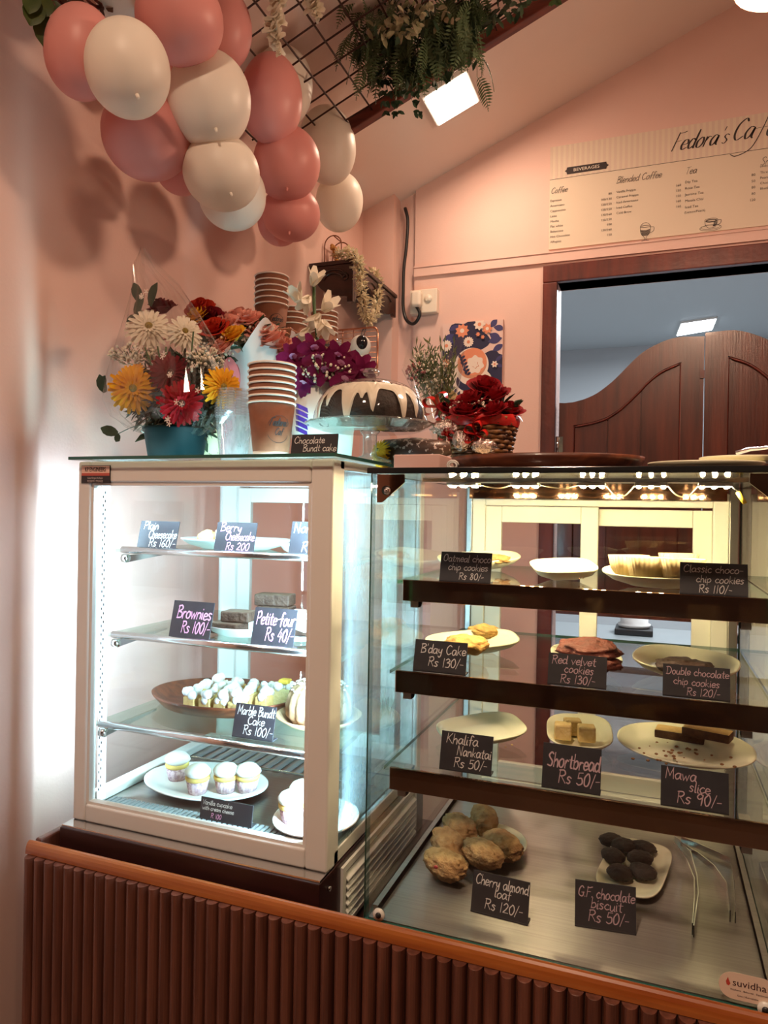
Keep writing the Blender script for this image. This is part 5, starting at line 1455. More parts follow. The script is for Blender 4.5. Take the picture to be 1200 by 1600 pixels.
def rose(parent, c, nrm, r, colr, seed=0, name='rose'):
    n_, a, bb = basis(nrm); b = MB(); rd = random.Random(seed); c = V(c)
    for j, (rj, n, H0, op) in enumerate(((.20, 2, .62, 0), (.38, 3, .60, .05), (.58, 4, .52, .14), (.78, 5, .38, .26), (.95, 5, .18, .38))):
        off = rd.uniform(0, 6)
        for k in range(n):
            w_ = 2 * PI / n * 1.45; ph = off + 2 * PI * k / n; vs = []
            lift = rd.uniform(-.06, .06)
            for i in range(6):
                s_ = i / 5
                for q in range(7):
                    f = q / 6 * 2 - 1; t_ = ph + f * w_ / 2
                    rho = r * rj * (.30 + .70 * math.sin(s_ * PI / 2)) * (1 + .10 * f) + r * op * s_ ** 3 * (1 - .3 * f * f)
                    h = -r * .6 + s_ * (r * .6 + r * (H0 + lift)) * (1 - .22 * f * f * s_) - r * op * .45 * s_ ** 5
                    vs.append(c + (a * math.cos(t_) + bb * math.sin(t_)) * rho + n_ * h)
            b.add(vs, [(i * 7 + q, i * 7 + q + 1, i * 7 + q + 8, i * 7 + q + 7) for i in range(5) for q in range(6)], True)
    return b.build(name, PM[colr], parent)
def orchid(parent, c, nrm, r, seed=0):
    n_, a, bb = basis(nrm); b = MB(); rd = random.Random(seed)
    for k in range(5):
        t_ = PI / 2 + 2 * PI * k / 5 + rd.uniform(-.1, .1); d = a * math.cos(t_) + bb * math.sin(t_) + n_ * .2
        b.blade(c, d, n_, r, r * (.85 if k in (1, 4) else .6), -.5, 4, .2, .25)
    f = b.build('orchid', PM['purple'], parent)
    b = MB(); b.blade(V(c) + n_ * .003, n_ * .8 - bb * .5, bb, r * .55, r * .5, .6, 3, .4, .4); b.ball(V(c) + n_ * .004, r * .12, 8, 6); b.build('orchid_lip', PM['mauve'], f)
    return f
def gyp(parent, c, R_, n, seed, name='baby_breath', m=None, size=.0035):
    rd = random.Random(seed); b = MB()
    for k in range(n):
        d = V((rd.gauss(0, 1), rd.gauss(0, 1), rd.gauss(0, 1))).normalized() * rd.random() ** .4
        q = V(c) + V((d.x * R_[0], d.y * R_[1], d.z * R_[2])); r = size * rd.uniform(.6, 1.2)
        b.mi = 0; b.ball(q, r, 6, 4)
        b.mi = 1; b.tube([q, q.lerp(V(c) - V((0, 0, R_[2])), .35)], .0006, 3, cap=False)
    return b.build(name, [m or PM['gyp'], M_leaf], parent)
def leaves(parent, c, R_, n, seed, size, m=None, name='leaves', down=.0, aspect=.45):
    rd = random.Random(seed); b = MB()
    for k in range(n):
        d = V((rd.gauss(0, 1), rd.gauss(0, 1), rd.gauss(0, 1))).normalized(); k_ = rd.random() ** .45
        q = V(c) + V((d.x * R_[0], d.y * R_[1], d.z * R_[2])) * k_
        dd = d * .7 + V((rd.gauss(0, .6), rd.gauss(0, .6), rd.gauss(0, .6) - down))
        s_ = size * rd.uniform(.7, 1.2); b.blade(q, dd, V((rd.gauss(0, 1), rd.gauss(0, 1), 1)), s_, s_ * aspect, rd.uniform(-.8, .3), 3, .04, .2)
    return b.build(name, m or M_leaf, parent)
TOCAM = lambda c: (EYE - V(c)).normalized()

# gerbera bouquet in a teal pot, wrapped in cellophane
BY = 1.20
pc = V((at(275, 690, y=BY).x, BY, ZT + .0004))
t = thing('gerbera_bouquet', 'cellophane wrapped bouquet of yellow, red and white gerberas in a dark teal pot', 'bouquet', pc)
b = MB(); b.lathe([(0, 0), (.053, 0), (.063, .058), (.066, .060), (.066, .064), (.059, .064), (.053, .02), (0, .02)], pc, 40); b.build('pot', mat('teal_plastic', (.001, .013, .016), .5, spec=.12), t)
c0 = V((pc.x - .012, BY, 1.665))
leaves(t, (c0.x, c0.y + .035, c0.z - .035), (.090, .05, .085), 190, 1, .045, M_leafd)
leaves(t, (c0.x + .005, c0.y + .012, c0.z - .03), (.105, .045, .08), 1900, 2, .030, mat('filler_green', (.025, .032, .012), .6, c2=(.055, .05, .025), ns=40), 'filler_foliage', 0, .17)
b = MB()
for k in range(26):
    b.tube([(pc.x + rnd.uniform(-.02, .02), BY + rnd.uniform(-.02, .02), pc.z + .045), (c0.x + rnd.uniform(-.06, .06), BY + rnd.uniform(-.04, .04), c0.z + rnd.uniform(-.07, .1))], .0018, 5)
b.build('stems', M_leaf, t)
def fl(u, v, dy): return at(u, v, y=BY + dy)
for i, (u, v, dy, r, cl, dc, nx, nz) in enumerate(((208, 608, -.055, .050, 'yellow', None, -.05, .15), (266, 583, -.045, .043, 'dred', M_discd, .05, .15), (283, 630, -.065, .046, 'red', M_discd, .1, .0), (233, 513, -.01, .050, 'white', None, -.1, .5),
                                                 (288, 520, .0, .040, 'white', None, .25, .45), (347, 605, -.02, .042, 'yellow', None, .5, .1), (212, 587, -.03, .030, 'yellow', None, -.2, .4))):
    c = fl(u, v, dy); gerbera(t, c, TOCAM(c) + V((nx, 0, nz)), r, cl, dc, i)
rose(t, fl(252, 478, .03), V((0, -.4, 1)), .026, 'dred', 40, 'carnation')
gyp(t, (fl(215, 560, 0).x, BY - .01, fl(215, 555, 0).z), (.060, .04, .022), 150, 5)
gyp(t, (fl(320, 570, 0).x, BY + .0, fl(320, 565, 0).z), (.038, .04, .030), 150, 6)
b = MB()
for u, v, l_ in ((212, 478, .05), (222, 455, .045), (235, 460, .05), (200, 495, .035), (165, 595, .04), (160, 590, .03), (345, 600, .03)):
    q = fl(u, v + 18, 0); b.blade(q, fl(u, v - 8, -.01) - q + V((rnd.uniform(-.02, .02), 0, 0)), V((0, -1, .2)), l_, .024, -.4, 4, .05, .2)
b.build('tall_leaves', M_leafd, t)
q = at(222, 664, y=BY - .03); q2 = at(184, 678, y=BY - .05); q3 = at(163, 668, y=BY - .05)
b = MB(); b.tube(crom3([q, at(205, 668, y=BY - .04), q2, at(176, 680, y=BY - .05)]), .0009, 5); b.blade(q2, at(160, 670, y=BY - .05) - q2, V((0, -1, .3)), .042, .022, .3, 4, .05, .2); b.blade(q2, V((.15, -.1, -1)), V((0, -1, 0)), .016, .017, 0, 3, .3, .2); b.build('trailing_leaf', M_leafd, t)
# cellophane: gathered bag, wide at the flowers and pinched at the apex
apex = at(222, 388, y=BY)
b = MB(); nt_ = 72; lev = [(1.560, .075, pc.x), (1.575, .105, pc.x - .005), (1.60, .132, pc.x - .012), (1.635, .146, pc.x - .012), (1.68, .132, pc.x - .016), (1.74, .108, pc.x - .022), (1.80, .080, pc.x - .035), (1.86, .052, pc.x - .055), (1.91, .026, apex.x + .006), (1.945, .004, apex.x)]
vs, fs = [], []
for j, (zz, r, xx) in enumerate(lev):
    for k in range(nt_):
        a = 2 * PI * k / nt_; fold = 1 + .07 * math.sin(a * 5 + j * .35) + .035 * math.sin(a * 13 - j * .6)
        vs.append((xx + r * fold * math.cos(a), BY + r * .62 * fold * math.sin(a), zz + .006 * math.sin(a * 4 + j)))
for j in range(len(lev) - 1):
    for k in range(nt_):
        a_, b_ = j * nt_ + k, j * nt_ + (k + 1) % nt_; fs.append((a_, b_, b_ + nt_, a_ + nt_))
b.add(vs, fs, False)
w_ = b.build('cellophane_wrap', M_cello, t)
b = MB()
for k in range(16):
    u, v = rnd.choice(((255, 553), (305, 570), (270, 590), (225, 575), (280, 628), (310, 605), (225, 460), (240, 490), (205, 430), (265, 660), (325, 600), (215, 540))); c = at(u + rnd.uniform(-6, 6), v + rnd.uniform(-6, 6), y=BY - .088)
    for j in range(5):
        a = 2 * PI * j / 5 + k; b.blade(c, V((math.cos(a), -.05, math.sin(a))), V((0, -1, 0)), .006, .0035, 0, 1, .3)
b.build('printed_flowers', mat('wrap_print', (.75, .66, .58), .6), w_)

# small yellow packet behind the pot
p = at(328, 690, y=1.30); p.z = ZT + .0004
b = MB(); b.lathe([(0, 0), (.020, 0), (.026, .10), (.024, .10), (.018, .004)], p, 20); tag(b.build('patterned_cup', mat('patterned_paper', (.72, .62, .40), .7, c2=(.20, .10, .05), ns=120, ramp=(.62, .66)), None, p), 'pale patterned paper cup between the teal pot and the clear cups', 'cup')

# pink rose bouquet in white paper and the mixed rose bouquet beside it
def wrap_cone(parent, base, top, rb, rt, m, seed=0, wave=.10, name='paper_wrap', n=48, jag=.03, open_=None):
    base, top = V(base), V(top); ax = (top - base); L_ = ax.length; n_, a, bb = basis(ax); rd = random.Random(seed); ph = rd.random() * 6
    b = MB(); vs, fs = [], []
    for j in range(7):
        s_ = j / 6
        for k in range(n):
            t_ = 2 * PI * k / n; r = (rb + (rt - rb) * s_ ** 1.1) * (1 + wave * s_ * math.sin(t_ * 3 + ph) + wave * .5 * s_ * math.sin(t_ * 8 + ph))
            vs.append(base + ax * s_ + n_ * (jag * s_ * s_ * math.sin(t_ * 4 + ph * 2)) + (a * math.cos(t_) + bb * math.sin(t_)) * r)
    for j in range(6):
        for k in range(n):
            a_, b_ = j * n + k, j * n + (k + 1) % n; fs.append((a_, b_, b_ + n, a_ + n))
    b.add(vs, fs, True); return b.build(name, m, parent)
M_wpaper = mat('white_tissue', (.78, .76, .76), .75, trl=.3, bump=.15, bs=20)
base = V((at(395, 660, y=1.50).x, 1.50, ZT + .0004))
t = thing('rose_bouquet', 'bouquet of salmon pink roses wrapped in white paper behind the cups', 'bouquet', base)
wrap_cone(t, (base.x, base.y, base.z), (base.x + .01, base.y, 1.815), .035, .078, M_wpaper, 3, .17, 'paper_wrap', 72, .045)
for i, (u, v, dy, r) in enumerate(((372, 493, 0, .030), (388, 497, -.03, .032), (408, 515, -.035, .032), (425, 528, -.03, .030), (437, 535, -.01, .026), (352, 498, .01, .026), (395, 512, .02, .030), (447, 545, .0, .022))):
    c = at(u, v, y=base.y + dy); rose(t, c, V((rnd.uniform(-.3, .3), -.6, .9)), r, 'pink', 60 + i)
gyp(t, (at(400, 525, y=1.48).x, 1.48, at(400, 522, y=1.48).z), (.075, .045, .02), 120, 9)
leaves(t, (base.x + .01, base.y, 1.825), (.06, .05, .025), 40, 4, .035, M_leafd)
base = V((at(338, 640, y=1.37).x, 1.37, ZT + .0004))
t = thing('mixed_rose_bouquet', 'bouquet of red, yellow and salmon roses between the gerberas and the white paper', 'bouquet', base)
wrap_cone(t, (base.x, base.y, base.z), (base.x, base.y, 1.715), .03, .055, mat('pink_paper', (.80, .22, .25), .6, trl=.25), 5, .1, 'paper_wrap')
for i, (u, v, dy, r, cl) in enumerate(((312, 480, 0, .028, 'orange'), (327, 492, -.01, .026, 'dred'), (308, 492, -.02, .026, 'gold'), (333, 510, -.03, .028, 'orange'), (350, 505, .0, .028, 'pink'), (362, 522, -.03, .026, 'gold'), (347, 540, -.04, .026, 'pink'), (322, 515, 0, .026, 'orange'), (340, 520, .02, .026, 'pink'))):
    c = at(u, v, y=base.y + dy); rose(t, c, V((rnd.uniform(-.3, .4), -.7, .7)), r, cl, 80 + i)
leaves(t, (base.x, base.y, 1.77), (.045, .035, .05), 50, 6, .035, M_leafd); gyp(t, (base.x + .02, base.y - .03, 1.76), (.05, .02, .04), 60, 12)

# purple orchid arrangement with gladioli
base = V((at(505, 660, y=1.42).x, 1.42, ZT + .0004))
t = thing('orchid_arrangement', 'purple orchid arrangement in a white wrapped tub with a purple ribbon', 'flower arrangement', base)
hz = at(500, 606, y=1.42).z
b = MB(); b.lathe([(0, 0), (.062, 0), (.075, hz - base.z), (.072, hz - base.z), (.06, .004)], base, 36, fx=lambda a, r, z: (r * math.cos(a) * (1 + .02 * math.sin(a * 9)), r * math.sin(a) * (1 + .02 * math.sin(a * 9)), z)); b.build('tub_wrap', mat('printed_wrap', (.78, .76, .70), .6, c2=(.05, .05, .05), ns=45, ramp=(.69, .70)), t)
leaves(t, (base.x, base.y, hz + .025), (.09, .05, .03), 90, 8, .045, M_leafd)
cols_ = [(455, 560), (470, 548), (488, 545), (462, 585), (480, 575), (497, 565), (512, 555), (520, 575), (535, 570), (548, 580), (560, 572), (475, 597), (500, 592), (520, 595), (540, 595), (552, 598), (470, 565), (505, 580), (566, 580), (450, 578), (530, 555), (490, 600)]
for i, (u, v) in enumerate(cols_):
    c = at(u, v, y=1.36 + .02 * math.sin(i * 2.1)); orchid(t, c, TOCAM(c) + V((rnd.uniform(-.5, .5), 0, rnd.uniform(-.3, .6))), .034, 100 + i)
gyp(t, (at(505, 575, y=1.35).x, 1.34, at(505, 578, y=1.35).z), (.07, .02, .035), 90, 14)
b = MB()
stem = [at(498, 560, y=1.42), at(495, 520, y=1.42), at(491, 480, y=1.42), at(491, 430, y=1.42)]
b.tube(crom3(stem), .004, 8); b.build('gladiolus_stem', M_leaf, t)
for i, (u, v, du, dv, L_) in enumerate(((488, 447, 8, -24, .05), (470, 475, -14, -28, .055), (484, 462, -10, 16, .05), (505, 487, 14, -20, .055), (500, 490, -16, 22, .05), (505, 500, 6, 30, .05), (482, 512, -12, 22, .045), (490, 530, 4, 24, .04))):
    c = at(u, v, y=1.40); d = at(u + du, v + dv, y=1.385) - c; b = MB(); n_, a, bb = basis(d)
    for k in range(5):
        q = 2 * PI * k / 5; b.blade(c, n_ + (a * math.cos(q) + bb * math.sin(q)) * .28, a * math.cos(q) + bb * math.sin(q), L_ * .88, L_ * .42, .55, 4, .2, .2)
    b.build('gladiolus_bloom', PM['white'], t)
M_prib = mat('purple_satin', (.08, .03, .28), .35)
rp = V((at(474, 648, y=1.34).x, 1.335, at(474, 648, y=1.34).z)); b = MB()
for k in range(5):
    for s_ in (1,):
        z0_ = rp.z + .024 - k * .012; P_ = [V((rp.x - .016, rp.y, z0_)), V((rp.x - .002, rp.y - .012, z0_ - .004)), V((rp.x + .014, rp.y - .004, z0_ - .012))]
        for a_, c_ in zip(crom3(P_, 6), crom3(P_, 6)[1:]): b.add([a_, c_, c_ + V((.002, 0, -.010)), a_ + V((.002, 0, -.010))], [(0, 1, 2, 3)], False)
b.build('ribbon_bow', M_prib, t)

# ------------------------------------------------------------------ on top of the warm case
# canvas print of a cup among flowers (flat picture on the wall)
A0, A1 = at(692, 506, y=YB - .02), at(786, 500, y=YB - .02)
az1, az0 = A0.z, A0.z - .325
ax0, ax1 = A0.x, A1.x
t = thing('canvas_print', 'canvas print of a latte cup among navy leaves and orange flowers on the pink wall', 'picture', (ax0, YB, az0))
M_cv = [mat('canvas_pink', (.72, .50, .44), .7), mat('canvas_navy', (.018, .016, .055), .7), mat('canvas_cream', (.80, .66, .56), .7), mat('canvas_orange', (.72, .25, .13), .7), mat('canvas_coffee', (.58, .24, .13), .7), mat('canvas_indigo', (.045, .04, .14), .7)]
MB().bx((ax0, YB - .020, az0), (ax1, YB - .0005, az1)).build('canvas', M_cv[0], t)
b = MB(); AW, AH = ax1 - ax0, az1 - az0; lay = [0]
def ap(x, y): return (min(max(ax0 + x * AW, ax0), ax1), YB - .0202 - lay[0] * .00005, min(max(az1 - y * AW, az0), az1))
def blob(x, y, r, n, mi, wob=0, k=5, ph=0, asp=1):
    b.mi = mi; lay[0] += 1; b.face([ap(x + r * (1 + wob * math.sin(k * a + ph)) * math.cos(a), y + r * asp * (1 + wob * math.sin(k * a + ph)) * math.sin(a)) for a in [-2 * PI * i / n for i in range(n)]])
def lf(x, y, ang, l_, w_, mi):
    b.mi = mi; lay[0] += 1; c_, s_ = math.cos(ang), math.sin(ang); pts = []
    for i in range(9): q = i / 8; pts.append((q * l_, w_ * math.sin(PI * q)))
    for i in range(7, 0, -1): q = i / 8; pts.append((q * l_, -w_ * math.sin(PI * q)))
    b.face([ap(x + px * c_ - py * s_, y + px * s_ + py * c_) for px, py in pts])
blob(.42, .30, .33, 40, 1, .16, 5, 1); blob(.30, .75, .36, 40, 1, .10, 4, 2); blob(.72, .95, .42, 40, 1, .12, 5); blob(.25, .42, .24, 30, 1, .1, 3); blob(.78, .75, .25, 30, 1, .1, 4); blob(.2, 1.1, .3, 30, 1, .1, 4)
for x, y, a, l_, w_ in ((.02, .28, -.5, .2, .05), (.04, .22, .6, .2, .05), (.1, .12, -.4, .2, .04), (.80, .12, -.9, .17, .05), (.85, .12, .2, .18, .05), (.78, .22, .5, .22, .06), (.76, .35, -.2, .24, .06), (.84, .5, -.5, .2, .05), (.88, .68, -.7, .17, .03), (.9, .72, .4, .12, .03), (.86, 1.05, .8, .2, .05), (.06, .2, 1.6, .18, .05)): lf(x, y, a, l_, w_, 5)
def flw(x, y, r, mi, n=10, ce=3):
    for i in range(n): a = 2 * PI * i / n; lf(x, y, a, r, r * .28, mi)
    blob(x, y, r * .3, 14, ce)
flw(.33, .14, .12, 3, 9, 2); flw(.44, .33, .09, 2, 14); flw(.07, .37, .10, 2, 14); flw(.05, .66, .09, 3, 8, 2); flw(.62, .06, .10, 2, 8, 3); flw(.75, .14, .09, 3, 7, 2); flw(.35, 1.12, .09, 3, 8, 2); flw(.74, 1.03, .09, 2, 8); flw(.88, .72, .06, 2, 6); flw(.6, .22, .04, 3, 6); flw(.68, .27, .035, 3, 6); flw(.5, 1.25, .09, 2, 9)
blob(.48, 1.0, .37, 50, 2, 0, 1, 0, .72); blob(.50, .97, .25, 50, 1, 0, 1, 0, .72)
for i in range(7): lf(.2 + .06 * i, 1.02 + .05 * math.sin(i * .6) + .03 * i, 1.9 + .1 * i, .1, .022, 1)
blob(.50, .72, .285, 50, 2); blob(.50, .80, .24, 50, 2); blob(.51, .69, .245, 50, 4); blob(.53, .66, .22, 50, 3); blob(.56, .71, .14, 50, 2, .10, 7); blob(.57, .72, .05, 30, 4, .2, 5); blob(.565, .715, .045, 30, 2, .2, 5)
for i in range(6): lf(.32 + .02 * i, .60 + .055 * i, -1.9 + .2 * (i % 2), .09, .025, 1); lf(.33 + .02 * i, .60 + .055 * i, -.6, .08, .022, 1)
b.build('artwork', M_cv, t)

# red rose basket
BX = V((at(752, 700, y=1.52).x, 1.52, ZR_ + .0004))
zt_ = at(752, 655, y=1.52).z; hb = zt_ - BX.z
t = thing('rose_basket', 'woven cane basket of dark red roses with a red satin ribbon round its rim', 'flower basket', BX)
M_cane = mat('woven_cane', '9a6a3e', .6, c2='4a2a14', ns=60, stretch=(1, 1, 1), ramp=(.40, .62))
b = MB(); nl = 14
for k in range(nl):
    zz = hb * (k + .5) / nl; r = .050 + .026 * (zz / hb)
    b.tube([(BX.x + r * (1 + .035 * math.cos(a * 14 + PI * (k % 2))) * math.cos(a), BX.y + r * (1 + .035 * math.cos(a * 14 + PI * (k % 2))) * math.sin(a), BX.z + zz) for a in [2 * PI * j / 84 for j in range(85)]], hb / nl * .5, 6, cap=False)
b.lathe([(0, 0), (.050, 0), (.050, .003), (0, .003)], BX, 28); b.build('basket', M_cane, t)
M_rrib = mat('red_satin', (.55, .015, .012), .28)
b = MB(); b.lathe([(.0785, hb - .020), (.081, hb - .012), (.0815, hb - .004), (.0795, hb + .003)], BX, 60, cap=False, fx=lambda a, r, z: (r * math.cos(a), r * math.sin(a), z + .0015 * math.sin(a * 11))); b.build('rim_ribbon', M_rrib, t)
for i, (u, v, dy, r) in enumerate(((760, 603, .0, .034), (733, 625, -.04, .034), (770, 618, -.02, .032), (707, 637, -.01, .026), (795, 640, .0, .028), (770, 640, -.06, .026), (745, 648, -.06, .024), (728, 640, -.07, .026), (750, 625, .03, .030))):
    c = at(u, v, y=BX.y + dy); rose(t, c, V((rnd.uniform(-.4, .4), -.5, 1)), r, 'rose', 140 + i)
gyp(t, (BX.x, BX.y - .04, zt_ + .022), (.062, .03, .016), 130, 15, size=.003); leaves(t, (BX.x, BX.y, zt_ + .02), (.075, .05, .025), 70, 10, .035, M_leafd)
def bow(parent, c, s, m, seed, n=4, name='ribbon_bow'):
    b = MB(); rd = random.Random(seed); c = V(c)
    for k in range(n):
        a = 2 * PI * k / n + rd.uniform(-.3, .3); d = V((math.cos(a), -.5, math.sin(a))).normalized(); e = V((-d.z, 0, d.x)).normalized()
        P_ = crom3([c, c + d * s * .7 + e * s * .35 + V((0, -s * .3, 0)), c + d * s * 1.1, c + d * s * .7 - e * s * .30, c], 6)
        for p_, q_ in zip(P_, P_[1:]):
            o_ = V((0, s * .38, s * .12)); b.add([p_ - o_, q_ - o_, q_ + o_, p_ + o_], [(0, 1, 2, 3)], True)
    b.ball(c, s * .2, 10, 8)
    return b.build(name, m, parent)
bow(t, at(745, 678, y=1.44), .026, M_rrib, 3, 5)
# baby's breath bouquet leaning against the wall in clear wrap
bb0 = V((at(690, 690, y=1.58).x, 1.585, ZR_ + .0004)); cc = at(676, 575, y=1.58)
t = thing('wildflower_bouquet', "loose bouquet of green stems and baby's breath in clear wrap with a red ribbon", 'bouquet', bb0)
b = MB()
tips = []
for k in range(46):
    u, v = 640 + 75 * rnd.random(), 535 + 60 * rnd.random(); q = at(u, v, y=1.56 + rnd.uniform(-.03, .04)); tips.append(q)
    b.tube([(bb0.x + rnd.uniform(-.01, .01), bb0.y, bb0.z), (bb0.x + rnd.uniform(-.012, .012), bb0.y - .01, at(690, 640, y=1.58).z), q], [.0014, .0014, .0007], 4, cap=False)
    for j in range(5):
        b.blade(q.lerp(bb0, .06 * j), V((rnd.gauss(0, .5), rnd.gauss(0, .5), 1)), V((0, -1, 0)), .018, .004, .2, 2, .1)
b.build('stems', mat('olive_stem', (.12, .14, .05), .6, trl=.2), t)
gyp(t, (cc.x, 1.56, at(676, 580, y=1.56).z), (.055, .03, .055), 240, 17, size=.0026)
gyp(t, (at(650, 580, y=1.55).x, 1.55, at(650, 582, y=1.55).z), (.025, .02, .025), 50, 18, 'pink_buds', mat('dusty_pink', (.35, .12, .12), .7), .0034)
bow(t, at(686, 636, y=1.53), .034, M_rrib, 7, 5)
wrap_cone(t, (bb0.x, bb0.y, bb0.z + .07), (cc.x, cc.y, at(676, 555, y=1.58).z), .012, .072, M_cello, 9, .08, 'clear_wrap')
p = at(702, 625, y=1.57); b = MB(); b.prism([(p.x - .02, p.y, p.z + .012), (p.x + .012, p.y, p.z - .02), (p.x + .03, p.y, p.z), (p.x, p.y, p.z + .03)][::-1], (0, .002, 0)); b.build('gift_tag', mat('tag_gold', (.70, .48, .22), .6), t)
# foil wrapped sweets with red ribbon, dotted bouquet, pink box
M_foil = mat('crumpled_foil', (.80, .62, .56), .22, 1, bump=.9, bs=90)
for i, (u, v, y, r, lab, nm) in enumerate(((697, 668, 1.46, (.034, .016, .016), 'long pink-silver foil wrapped roll under the wildflower bouquet', 'foil_roll'), (722, 688, 1.44, (.020, .016, .022), 'white beaded foil pouch left of the rose basket', 'foil_pouch'), (756, 697, 1.40, (.024, .018, .014), 'crumpled silver foil parcel in front of the rose basket', 'foil_parcel'), (698, 650, 1.50, (.014, .012, .010), 'small silver foil knot between the ribbon and the basket', 'foil_knot'))):
    c = at(u, v, y=y); b = MB(); b.ball(c, r, 26, 18, lambda d: 1 + .22 * fbm(d, 3.5, 50 + i)); tag(b.build(nm, M_foil, None, c), lab, 'foil parcel')
    hh = c.z - r[2] * .8 - ZR_
c = at(700, 681, y=1.455)
b0 = bow(None, c, .018, M_rrib, 11, 4, 'red_bow'); b0.data.transform(T(-c)); b0.location = c; tag(b0, 'small red satin bow between the foil roll and the silver parcel', 'ribbon')
p0, p1 = at(606, 706, y=1.40), at(702, 696, y=1.40)
t = thing('dotted_bouquet', 'bouquet in dark dotted wrap lying on its side beneath the cake dome', 'bouquet', (p0.x, 1.40, ZR_ + .0004))
b = MB(); b.tube([V((p0.x, 1.40, p0.z - .012)), V(((p0.x + p1.x) / 2, 1.40, p0.z - .001)), V((p1.x, 1.41, p1.z - .004))], [.038, .030, .014], 20); b.build('dotted_wrap', mat('dotted_wrap', (.09, .045, .03), .35, c2=(.62, .48, .40), ns=110, ramp=(.58, .61)), t)
b = MB(); c = V((p0.x - .006, 1.385, p0.z - .012)); b.build('blank', M_leaf, t) if False else None
gerbera(t, V((p0.x - .002, 1.36, p0.z - .002)), V((-.4, -1, .3)), .026, 'gold', None, 200, 'yellow_bloom'); gerbera(t, V((p0.x + .004, 1.355, p0.z - .030)), V((-.3, -1, .0)), .022, 'gold', None, 201, 'yellow_bloom')
p0, p1 = at(618, 711, y=1.22), at(690, 711, y=1.22)
MBx = MB().bx((p0.x, 1.21, ZR_ + .0004), (p1.x, 1.30, p0.z)); tag(MBx.build('cake_box', mat('pink_card', (.66, .42, .37), .7), None, (p0.x, 1.25, ZR_ + .0004), .002), 'low pink cardboard box lying left of the wooden tray', 'box')
# wooden tray and plates
cx_ = at(850, 715, y=1.25).x
xa, xb = at(708, 715, y=1.25).x, at(1008, 715, y=1.25).x
c = V(((xa + xb) / 2, 1.25, ZR_ + .0004)); rx_ = (xb - xa) / 2
b = MB(); b.lathe([(0, .005), (.86, .005), (.985, .0275), (1.0, .0275), (.99, .020), (.93, .004), (.88, 0), (0, 0)], c, 64, fx=lambda a, r, z: (r * rx_ * math.cos(a), r * .125 * math.sin(a), z)); tag(b.build('wooden_tray', M_wallnut, None, c), 'wide oval dark wooden tray lying on top of the warm case', 'tray')
def pl(lab, ua, ub, y, z, hgt, ry, m=M_plate):
    xa, xb = at(ua, 715, y=y).x, at(ub, 715, y=y).x; c = V(((xa + xb) / 2, y, z)); b = plate_mesh(c, (xb - xa) / 2, ry, 2.2, 0, hgt); tag(b.build('plate', m, None, c), lab, 'plate', 'plates on top of the warm case')
pl('pale plate at the right-hand end on top of the warm case', 1012, 1196, 1.20, ZR_ + .0004, .014, .07)
pl('pale plate stacked over the right-hand one on the warm case', 1092, 1226, 1.24, ZR_ + .0150, .010, .06)
pl('pale plate peeping out at the left of the wooden tray', 696, 790, 1.385, ZR_ + .0004, .030, .05)
p = at(1195, 700, y=1.22); q = at(1150, 708, y=1.23)
b = MB(); b.tube([q, q.lerp(p, .5) + V((0, 0, .002)), p, p + (p - q)], [.0035, .0030, .0025, .0025], 8); tag(b.build('fork_handle', M_chrome, None, q), 'steel fork handle lying across the right-hand plates', 'fork')
p = at(707, 722, y=1.17); b = MB(); b.tube([(p.x + .011 * math.cos(a) * (1 - .03 * k), p.y, ZR_ + .0115 + .009 * math.sin(a) * (1 - .03 * k)) for k, a in enumerate([.6 * j for j in range(20)])], .0016, 6); tag(b.build('coiled_wire', M_white, None, p), 'small pale coil at the left end of the wooden tray', 'coil')
# ------------------------------------------------------------------ balloons
M_bp = mat('pink_balloon', (.78, .34, .31), .40, trl=.22, spec=.3)
M_bw = mat('white_balloon', (.88, .81, .71), .40, trl=.25, spec=.3)
BAL = [  # u, v, rx, ry (sight sizes), distance off the axis, colour, label
 (127, 84, 54, 70, -.96, 'p', 'pink balloon at the left end of the cluster below the broad green leaf'),
 (200, 110, 64, 71, -.86, 'w', 'cream balloon in front of the leftmost pink one'),
 (281, 33, 67, 62, -.84, 'p', 'large pink balloon cut by the top edge of the picture'),
 (343, 47, 50, 62, -.93, 'p', 'deep pink balloon behind the large one at the top edge'),
 (205, -8, 56, 56, -.97, 'w', 'cream balloon behind the top pink one, only its lower edge showing'),
 (327, 158, 64, 71, -.85, 'w', 'cream balloon in the centre of the cluster'),
 (424, 157, 48, 68, -.90, 'p', 'tall pink balloon right of the central cream one'),
 (440, 138, 48, 60, -.985, 'w', 'cream balloon behind the tall pink one below the white blossom spray'),
 (230, 213, 68, 66, -.98, 'p', 'pink balloon low at the left, below the front cream one'),
 (346, 272, 59, 55, -.86, 'w', 'cream balloon below the central cream one'),
 (363, 306, 52, 53, -.96, 'w', 'dull cream balloon at the bottom behind another cream one'),
 (448, 257, 52, 55, -.90, 'p', 'round pink balloon right of the lower cream one'),
 (512, 229, 44, 59, -.95, 'w', 'cream balloon at the right edge just under the trellis beam'),
 (530, 317, 37, 45, -.985, 'w', 'cream balloon at the lower right above the carved shelf'),
 (455, 335, 45, 41, -.93, 'p', 'pink balloon at the bottom right of the cluster'),
 (437, 348, 34, 36, -1.02, 'p', 'small pink balloon peeping out beneath the bottom right pink one'),
 (268, 118, 34, 34, -1.0, 'p', 'pink balloon hidden in the gap between the three upper balloons'),
 (283, 262, 40, 42, -1.0, 'p', 'dark pink balloon against the wall behind the lower cream one')]
rnd = random.Random(77)
